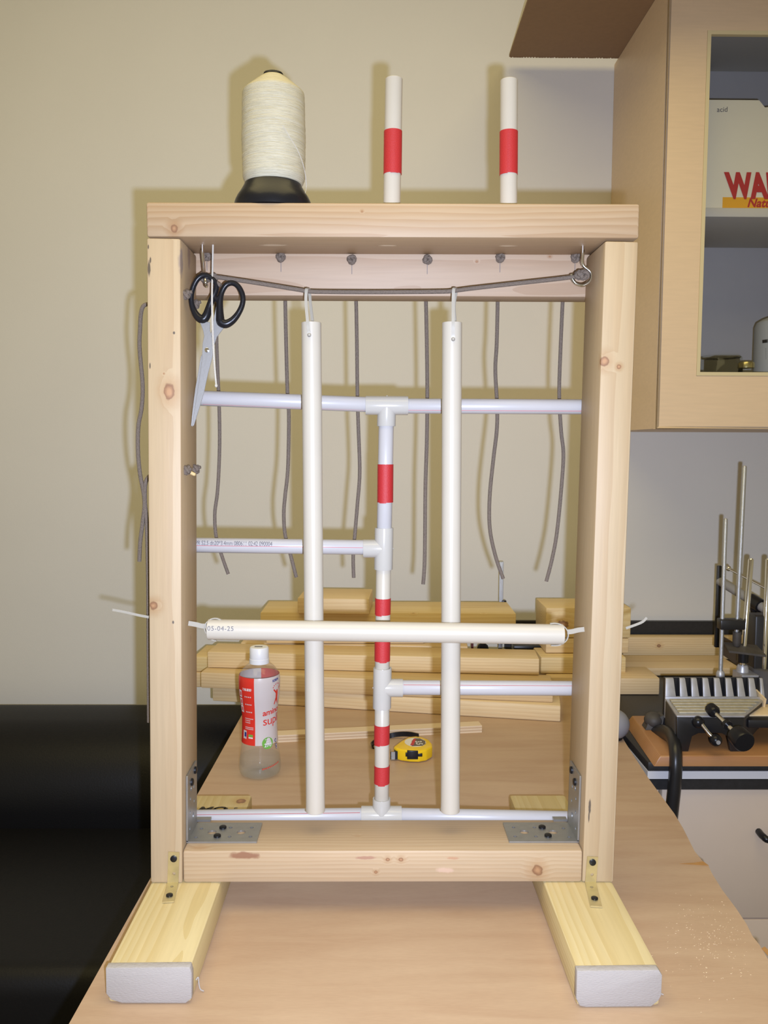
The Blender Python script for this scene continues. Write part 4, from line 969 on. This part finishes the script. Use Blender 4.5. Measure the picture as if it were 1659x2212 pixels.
for i in range(9):
    x0 = xa2+pitch*i; w0, w1 = pitch*.70, pitch*.46
    if i == 0: tri = [V(x0,yb2,ztp+.008),V(x0+w0*1.3,yb2,ztp+.008),V(x0+w0*1.2,yb2+.012,zft),V(x0+.004,yb2+.012,zft)]; 
    else: tri = [V(x0+pitch*.28,yb2,ztp+.008),V(x0+pitch*.28+w0*.95,yb2,ztp+.008),V(x0+pitch*.38+w1,yb2+.012,zft),V(x0+pitch*.38,yb2+.012,zft)]
    if tri[1].x > xb2+.004: tri = [V(min(p.x,xb2),p.y,p.z) for p in tri]
    mb = MB(); mb.prism(tri, (0,.006,0)); mb.build('fence_tooth', MT['alu'], mbx, bevel=.0008)
mb = MB(); mb.box((xa2+.004,yb2+.020,zb_+.001),(xb2,yb2+.026,zft-.001)); mb.build('back_casting', MT['black_metal'], mbx)
# clamp screw with two knobs, and locking lever
kA, kB = at(1540,1535,yf-.008), at(1601,1596,yf-.105)
mb = MB(); mb.tube([kA,kB], .0042, 12); mb.build('clamp_spindle', MT['chrome'], mbx)
axk = (kB-kA).normalized()
mb = MB(); mb.lathe([(-.012,.007),(-.009,.011),(.004,.0118),(.009,.009),(.010,.004)], 20, kA, axk); mb.build('small_knob', MT['black_plastic'], mbx)
mb = MB(); mb.lathe([(-.019,.009),(-.014,.0175),(.010,.0190),(.013,.0172),(.0135,.004)], 24, kB, axk); mb.build('large_knob', MT['black_plastic'], mbx)
mid = kA.lerp(kB,.52); mb = MB(); mb.lathe([(-.004,.0085),(.004,.0085)], 16, mid, axk); mb.build('collar', MT['black_plastic'], mbx)
l0, l1, l2 = at(1513,1561,yf-.010), at(1530,1583,yf-.018), at(1546,1599,yf-.026)
mb = MB(); mb.tube(catmull([l0,l1,l2],5), .0040, 10); mb.build('locking_lever', MT['chrome'], mbx)
mb = MB(); mb.ball(l2, .0115, 16, 10); mb.ball(l0+V(-.002,.006,-.001), .0115, 16, 10); mb.build('lever_knob', MT['black_plastic'], mbx)
mb = MB(); mb.lathe([(0,.004),(.0015,.004)], 12, l2+V(.0,-.0112,0), (0,-1,0)); mb.build('lever_pin', MT['alu'], mbx)
# uprights
RY = yb2+.045
def rod(p, q, Y0, Y1, r, mat, name='upright_rod'):
    mb = MB(); a, b = at(p[0],p[1],Y0), at(q[0],q[1],Y1); ax = (b-a).normalized(); L = (b-a).length
    mb.lathe([(0,r),(L-r*.5,r),(L,r*.6)], 14, a, ax); return mb.build(name, mat, mbx)
rod((1556,1465),(1567.5,1120),RY,RY,.0042,MT['zinc']); rod((1591,1372),(1608.5,1006),RY,RY,.0042,MT['zinc'])
rod((1603.5,1445),(1622.5,1206),RY+.01,RY+.01,.0055,MT['chrome']); rod((1650,1445),(1660,1206),RY+.03,RY+.03,.0055,MT['chrome'])
q = at(1556,1457,RY); mb = MB(); mb.lathe([(-.012,.0075),(-.004,.0085),(.003,.0085),(.008,.006)], 12, q); mb.box((q.x-.012,q.y-.02,zb_+.001),(q.x+.012,q.y+.010,q.z-.010)); mb.build('rod_foot', MT['alu'], mbx)
q = at(1604,1440,RY+.01); mb = MB(); mb.lathe([(-.012,.013),(0,.011),(.004,.009)], 16, q); mb.box((q.x-.014,q.y-.03,zb_+.001),(q.x+.02,q.y+.014,q.z-.010)); mb.build('rod_foot', MT['alu'], mbx)
q = at(1605,1420,RY+.01); mb = MB(); mb.lathe([(-.010,.0105),(.009,.0105)], 16, q); mb.build('rod_collar', MT['black_plastic'], mbx)
q0, q1 = at(1552,1346,RY), at(1606,1352,RY)
mb = MB(); mb.box((q0.x,RY-.012,q0.z-.012),(q1.x,RY+.012,q0.z+.009)); mb.build('cross_clamp', MT['black_metal'], mbx, bevel=.003)
q = at(1592,1375,RY); mb = MB(); mb.lathe([(-.020,.006),(-.012,.0085),(.010,.0085)], 12, q); mb.hexa([V(q.x-.028,RY-.03,q.z-.026),V(q.x+.045,RY-.035,q.z-.034),V(q.x+.05,RY+.02,q.z-.026),V(q.x-.018,RY+.02,q.z-.020),V(q.x-.028,RY-.03,q.z-.022),V(q.x+.045,RY-.035,q.z-.030),V(q.x+.05,RY+.02,q.z-.022),V(q.x-.018,RY+.02,q.z-.016)]); mb.build('pressure_pad', MT['dusty_black'], mbx)
q = at(1640,1440,RY+.03); mb = MB(); mb.box((q.x-.012,RY+.028,zb_+.001),(q.x+.05,RY+.07,at(1640,1330,RY+.03).z)); mb.build('guide_post', MT['black_metal'], mbx, bevel=.004)
q = at(1640,1500,RY); mb = MB(); mb.hexa([V(q.x-.028,RY+.0,zb_+.001),V(q.x+.10,RY-.04,zb_+.001),V(q.x+.10,RY+.10,zb_+.001),V(q.x-.02,RY+.10,zb_+.001),V(q.x-.002,RY+.03,.135),V(q.x+.08,RY,.125),V(q.x+.08,RY+.08,.125),V(q.x,RY+.08,.135)]); mb.build('pivot_housing', MT['dusty_black'], mbx, bevel=.006, bseg=3)
mb = MB(); a = atz(1588,1533,.075); mb.box((a.x,a.y-.06,.058),(a.x+.22,a.y+.03,.074)); mb.build('wing_plate', MT['black_metal'], mbx, bevel=.002)
mb = MB(); mb.box((a.x+.004,a.y-.040,.0742),(a.x+.22,a.y+.028,.0775)); o = mb.build('sawdust_layer', MT['dust'], mbx, bevel=.0012)
mb = MB(); p0, p1 = at(1630,1497,RY-.02), at(1652,1520,RY-.06); mb.sweep([p0,p1], [(.010,.002),(-.010,.002),(-.010,-.002),(.010,-.002)], upv=(0,0,1)); mb.build('wood_shim', MT['dust'], mbx, smooth=False)
# frame saw held in the guides
saw = thing('frame_saw', at(1600,1390,RY+.10), 'grey tubed frame saw resting in the mitre box guides', 'saw')
YS0, YS1 = RY+.30, RY+.06
mb = MB(); mb.tube([at(1556,1256,YS0), at(1625,1298,RY+.16), at(1690,1338,YS1)], .0105, 14); mb.build('back_tube', MT['grey_paint'], saw)
mb = MB(); mb.tube([at(1622,1296,RY+.162), at(1645,1310,RY+.128)], .0155, 14); mb.build('tube_sleeve', MT['black_plastic'], saw)
mb = MB(); a, b = at(1550,1222,YS0), at(1560,1398,YS0); mb.box((a.x,YS0-.004,b.z),(b.x,YS0+.006,a.z)); mb.build('end_arm', MT['black_metal'], saw, bevel=.001)
mb = MB(); mb.tube([at(1560,1222,YS0-.01), at(1690,1290,YS1)], .0022, 8); mb.ball(at(1574,1228,YS0-.025), .0065, 10, 8); mb.build('tension_wire', MT['chrome'], saw)
mb = MB(); b0, b1, b2, b3 = at(1557,1372,YS0-.004), at(1690,1448,YS1), at(1690,1505,YS1), at(1557,1412,YS0-.004)
mb.prism([b0,b1,b2,b3], (.0012,.0006,0)); mb.build('saw_blade', MT['blade_saw'], saw, smooth=False)
mb = MB(); mb.tube([at(1626,1305,RY+.15), at(1634,1352,RY+.15), at(1640,1388,RY+.15)], .0075, 10); mb.tube([at(1652,1318,RY+.13), at(1644,1356,RY+.14), at(1638,1388,RY+.15)], .0075, 10); mb.build('wishbone_bracket', MT['black_plastic'], saw)

# C-clamp
cc = thing('c_clamp', atz(1405,1592,zb_), 'black curved clamp gripping the orange board to the worktop', 'clamp')
path = [at(1408,1598,.645), at(1416,1590,.632), at(1433,1584,.598), at(1449,1590,.548), at(1458,1612,.503), at(1460,1645,.483), at(1458,1690,.479), at(1453,1740,.480), at(1448,1785,.484)]
mb = MB(); P = catmull(path, 6); nP = len(P)
mb.sweep(P, [(.0125*math.cos(2*math.pi*i/14), .0165*math.sin(2*math.pi*i/14)) for i in range(14)], upv=(0,-1,1), scale=[(1.25-.30*min(1, i/nP*3)) for i in range(nP)]); mb.build('frame', MT['black_metal'], cc)
q = at(1410,1596,.642); mb = MB(); mb.ball(V(q.x,q.y,zb_+.0165), .016, 18, 12, (1.15,1.25,1.0)); mb.hexa([V(q.x-.020,q.y-.014,zb_+.0006),V(q.x+.012,q.y-.016,zb_+.0006),V(q.x+.014,q.y+.016,zb_+.0006),V(q.x-.018,q.y+.016,zb_+.0006),V(q.x-.012,q.y-.010,zb_+.018),V(q.x+.018,q.y-.012,zb_+.030),V(q.x+.018,q.y+.012,zb_+.030),V(q.x-.010,q.y+.012,zb_+.018)]); mb.build('jaw_pad', MT['dusty_black'], cc)
q = at(1458,1625,.498); mb = MB(); mb.box((q.x-.003,q.y-.006,q.z-.008),(q.x+.003,q.y-.002,q.z+.010)); mb.build('worn_patch', MT['brass'], cc, bevel=.001)
# grey rounded knob behind the right post
q = atz(1336,1607,0); q0 = V(q.x, q.y+.03, .0)
gk = thing('grey_knob', q0, 'grey rounded knob half hidden behind the right post', 'knob')
mb = MB(); mb.ball(V(q0.x,q0.y,.0305), .030, 24, 14); mb.build('dome', MT['grey_paint'], gk)
mb = MB(); mb.lathe([(.0006,.016),(.006,.018),(.008,.014)], 20, q0); mb.build('collar', MT['black_plastic'], gk)

# ---------------------------------------------------------------- wall cabinet
CF = 1.918-1.0164      # Y of door face
cabz0 = at(1500,927,CF).z; cabz1 = at(1326,125,WALL_Y-.038).z-.001
xc0 = at(1430,500,CF).x
wc = thing('wall_cabinet', V(xc0+.3,1.1,cabz0), 'maple laminate wall cabinet with a glazed door', 'cabinet')
XR = 1.55; T = .018
def cbox(name, a, b, mat, parent=None, bev=0): 
    mb = MB(); mb.box(a, b); return mb.build(name, mat, parent or wc, bevel=bev)
yd = CF+.022
cbox('side_panel', (xc0+.002,yd+.0005,cabz0+.001), (xc0+.002+T,WALL_Y-.0005,cabz1), MT['laminate'])
cbox('side_panel', (XR-T,yd+.0005,cabz0+.001), (XR,WALL_Y-.0005,cabz1), MT['laminate'])
cbox('top_panel', (xc0+.0025+T,yd+.0005,cabz1-T), (XR-T-.0005,WALL_Y-.0005,cabz1), MT['laminate'])
cbox('bottom_panel', (xc0+.0025+T,yd+.0005,cabz0+.001), (XR-T-.0005,WALL_Y-.0005,cabz0+.001+T), MT['laminate'])
ybk = 1.276
cbox('back_panel', (xc0+.0025+T,ybk,cabz0+.0015+T), (XR-T-.0005,ybk+.004,cabz1-T-.0005), MT['cab_in'])
zs1, zs0 = at(1590,449,yd+.05).z, at(1590,468.5,yd+.05).z
xi0 = xc0+.003+T; xi1 = XR-T-.001
cbox('shelf', (xi0,yd+.05,zs0), (xi1,ybk-.0005,zs1), MT['shelf_in'], bev=.001)
zlow = .700
cbox('shelf', (xi0,yd+.04,zlow-.018), (xi1,ybk-.0005,zlow), MT['shelf_in'], bev=.001)
ztop_in = at(1600,155,ybk).z
cbox('shelf', (xi0,yd+.05,ztop_in), (xi1,ybk-.0005,ztop_in+.018), MT['shelf_in'], bev=.001)
# door: two stiles, two rails, pane, edge strip
dr = bpy.data.objects.new('door', None); COL.objects.link(dr); dr.location = (xc0, CF, cabz0); dr.parent = wc; dr.matrix_parent_inverse = Matrix.Translation(-wc.location)
gx0, gz0, gz1 = at(1516,440,CF).x, at(1560,812,CF).z, at(1560,66,CF).z
gx1 = gx0+.42; dx1 = gx1+.09; dz1 = cabz1-.002
bm = bmesh.new(); rg = []
for y in (CF, CF+.0215):
    o_r = [bm.verts.new((x, y, z)) for x, z in ((xc0,cabz0),(dx1,cabz0),(dx1,dz1),(xc0,dz1))]
    i_r = [bm.verts.new((x, y, z)) for x, z in ((gx0,gz0),(gx1,gz0),(gx1,gz1),(gx0,gz1))]
    rg.append((o_r, i_r))
for k in range(4):
    k2 = (k+1) % 4
    for o_r, i_r in rg: bm.faces.new((o_r[k], o_r[k2], i_r[k2], i_r[k]))
    bm.faces.new((rg[0][0][k], rg[0][0][k2], rg[1][0][k2], rg[1][0][k])); bm.faces.new((rg[0][1][k], rg[0][1][k2], rg[1][1][k2], rg[1][1][k]))
bm.edges.ensure_lookup_table()
rim = [e for e in bm.edges if all(v in rg[0][0] for v in e.verts)]
bmesh.ops.bevel(bm, geom=rim, offset=.006, segments=4, profile=.5, affect='EDGES')
bmesh.ops.recalc_face_normals(bm, faces=bm.faces)
me = bpy.data.meshes.new('door_frame'); bm.to_mesh(me); bm.free(); me.shade_smooth(); me.set_sharp_from_angle(angle=math.radians(40))
mesh_obj('door_frame', me, MT['laminate'], dr)
cbox('pane', (gx0+.0006,CF+.010,gz0+.0006), (gx1-.0006,CF+.014,gz1-.0006), MT['glass'], dr)
e_ = .0085
mb = MB()
mb.box((gx0+.0003,CF-.0012,gz0+.0003),(gx0+e_,CF+.0095,gz1-.0003)); mb.box((gx1-e_,CF-.0012,gz0+.0003),(gx1-.0003,CF+.0095,gz1-.0003)); mb.box((gx0+e_,CF-.0012,gz0+.0003),(gx1-e_,CF+.0095,gz0+e_)); mb.box((gx0+e_,CF-.0012,gz1-e_),(gx1-e_,CF+.0095,gz1-.0003))
mb.build('edge_strip', MT['lam_edge'], dr)
cbox('door_panel', (dx1+.003,CF,cabz0), (XR,CF+.0215,dz1), MT['laminate'], wc, .004)
# loose brown board lying on the cabinet
q = at(1100,125,WALL_Y-.038)
lb = thing('loose_board', (q.x+.4,1.1,cabz1), 'dark brown fibreboard sheet resting on top of the wall cabinet', 'board')
mb = MB(); xl_ = q.x; mb.hexa([V(xl_-.004,.62,cabz1+.001),V(1.45,.62,cabz1+.001),V(1.45,WALL_Y-.038,cabz1+.001),V(xl_,WALL_Y-.038,cabz1+.001),V(xl_-.004,.62,cabz1+.008),V(1.45,.62,cabz1+.008),V(1.45,WALL_Y-.038,cabz1+.008),V(xl_,WALL_Y-.038,cabz1+.008)]); mb.build('sheet', MT['hardboard'], lb)
mb = MB()
for i in range(40):
    x = xl_+.003+i*.0075; mb.box((x,WALL_Y-.040,cabz1-.0005),(x+random.uniform(.003,.007),WALL_Y-.0375,cabz1+.0012))
mb.build('frayed_edge', MT['hardboard'], lb, smooth=False)
# carton on the shelf
yc = yd+.062
c0, c1 = at(1514,300,yc), at(1659,218,yc)
cz0, cz1 = zs1+.0005, at(1580,216,yc).z
bxo = thing('carton', V(c0.x+.12,yc+.1,cz0), 'white carton with red and amber print on the cabinet shelf', 'box')
xn = at(1640,216,yc).x
mb = MB(); x0 = c0.x-.006; x1 = x0+.30
mb.prism([V(x0,yc,cz0),V(x1,yc,cz0),V(x1,yc,cz1-.004),V(xn+.014,yc,cz1-.016),V(xn,yc,cz1),V(x0,yc,cz1)], (0,.16,0)); mb.build('box_body', MT['white_card'], bxo, smooth=False)
tw = max(v[0] for v in TX['wal'][0])
o_ = at(1572,426,yc); flat_text('wal', o_, (.60,0,0), (0,0,.86), (0,-1,0), bxo, MT['red_print'], 'lettering', .0014)
a, b = at(1561,427,yc), at(1659,447,yc)
mb = MB(); mb.box((a.x,yc-.0006,cz0+.0005),(a.x+.22,yc-.0002,a.z+.001)); mb.build('amber_band', MT['orange_print'], bxo, smooth=False)
o_ = at(1613,447,yc); flat_text('natu', o_, (.80,0,0), (0,0,.80), (0,-1,0), bxo, MT['red_print'], 'lettering', .0012)
o_ = at(1548,242,yc); flat_text('acid', o_, (.62,0,.02), (0,0,.62), (0,-1,0), bxo, MT['ink'], 'handwriting', .0008)
# jars and bottle on the low shelf
def jar(px, py_top, Y, r, lab, lid=None, tag_=False, hgt=None):
    q = at(px, py_top, Y); hh = q.z-zlow
    j = thing('glass_jar', V(q.x,Y,zlow+.0005), lab, 'jar', 'jars in the wall cabinet')
    top = hh-(.014 if lid else 0)
    mb = MB(); mb.lathe([(0.0,r*.9),(.004,r),(top*.8,r),(top*.92,r*.86),(top,r*.84)], 28, V(q.x,Y,zlow+.0005), cap1=not lid); mb.build('glass', MT['jar'], j)
    mb = MB()
    if lid:
        mb.lathe([(top,r*.95),(top+.011,r*.95),(top+.0135,r*.88)], 28, V(q.x,Y,zlow+.0006)); mb.build('lid', lid, j)
    else:
        mb.lathe([(top,r*.80),(top,r*.90),(top+.004,r*.90),(top+.004,r*.80)], 28, V(q.x,Y,zlow+.0006), cap0=False, cap1=False); mb.build('rim', MT['jar'], j)
    return j
jar(1556, 774, 1.03, .052, 'squat clear glass jar at the left of the cabinet shelf')
jar(1612, 783, 1.00, .0200, 'small jar with a shiny gold lid in the cabinet', MT['gold'])
# paper tag standing behind the jar
q0, q1 = at(1536,757,1.11), at(1606,785,1.11)
pt_ = thing('clear_tray', V((q0.x+q1.x)/2,1.13,zlow), 'clear rectangular tray behind the glass jar', 'tray')
mb = MB(); mb.box((q0.x+.01,1.11,zlow+.0005),(q1.x,1.18,at(1570,769,1.11).z)); mb.build('tray_body', MT['jar'], pt_, bevel=.004)
qb = at(1692,690,1.04)
wb = thing('white_flask', V(qb.x,1.04,zlow), 'grey white plastic bottle with printed label in the cabinet', 'bottle')
rb_ = qb.x-at(1634,720,1.04).x; zt_b = at(1692,688,1.04).z-zlow
mb = MB(); mb.lathe([(0,rb_*.95),(.004,rb_),(zt_b-.022,rb_),(zt_b-.010,rb_*.93),(zt_b-.002,rb_*.72),(zt_b+.004,rb_*.45),(zt_b+.012,rb_*.30),(zt_b+.030,rb_*.30)], 32, V(qb.x,1.04,zlow+.0005)); mb.build('body', plain('grey_white_hdpe', (.42,.43,.44), .5), wb)
def fl_rect(px, py, pw, ph, mat):
    vs = []
    for (x, y) in ((px,py+ph),(px+pw,py+ph),(px+pw,py),(px,py)):
        q = at(x, y, 1.04); dx = max(-rb_*.985, min(rb_*.985, q.x-qb.x)); vs.append(V(qb.x+dx, 1.04-math.sqrt(rb_**2-dx*dx)-.0005, q.z))
    mb = MB(); mb.add(vs, [(0,1,2,3)]); mb.build('small_print', mat, wb, smooth=False)
for x in (1637,1643,1651.5): fl_rect(x, 737, 5.5, 7, MT['black_ink'])
fl_rect(1650,722,1.6,6,MT['ink'])
for i in range(8): fl_rect(1640, 756+i*3.1, 19, 1.0, MT['ink'])

# ---------------------------------------------------------------- sawdust specks
mb = MB()
for i in range(240):
    u, v = random.gauss(0,1), random.gauss(0,1)
    px, py = 1530+u*55, 2020+v*55
    if py > 2200 or py < 1930 or px < 1400: continue
    if px > 1515+(py-1860)*.66-8: continue
    q = atz(px, py, 0.0004); s = random.uniform(.0003,.0009); a = random.uniform(0,3.14)
    d1 = V(math.cos(a),math.sin(a),0)*s; d2 = V(-math.sin(a),math.cos(a),0)*s*.5
    mb.hexa([q-d1-d2,q+d1-d2,q+d1+d2,q-d1+d2]+[p+V(0,0,s*.5) for p in (q-d1-d2,q+d1-d2,q+d1+d2,q-d1+d2)])
sd = stuff(mb.build('sawdust', MT['dust'], smooth=False)); tag(sd, 'scattered pale sawdust flecks on the right of the plywood table', 'sawdust')
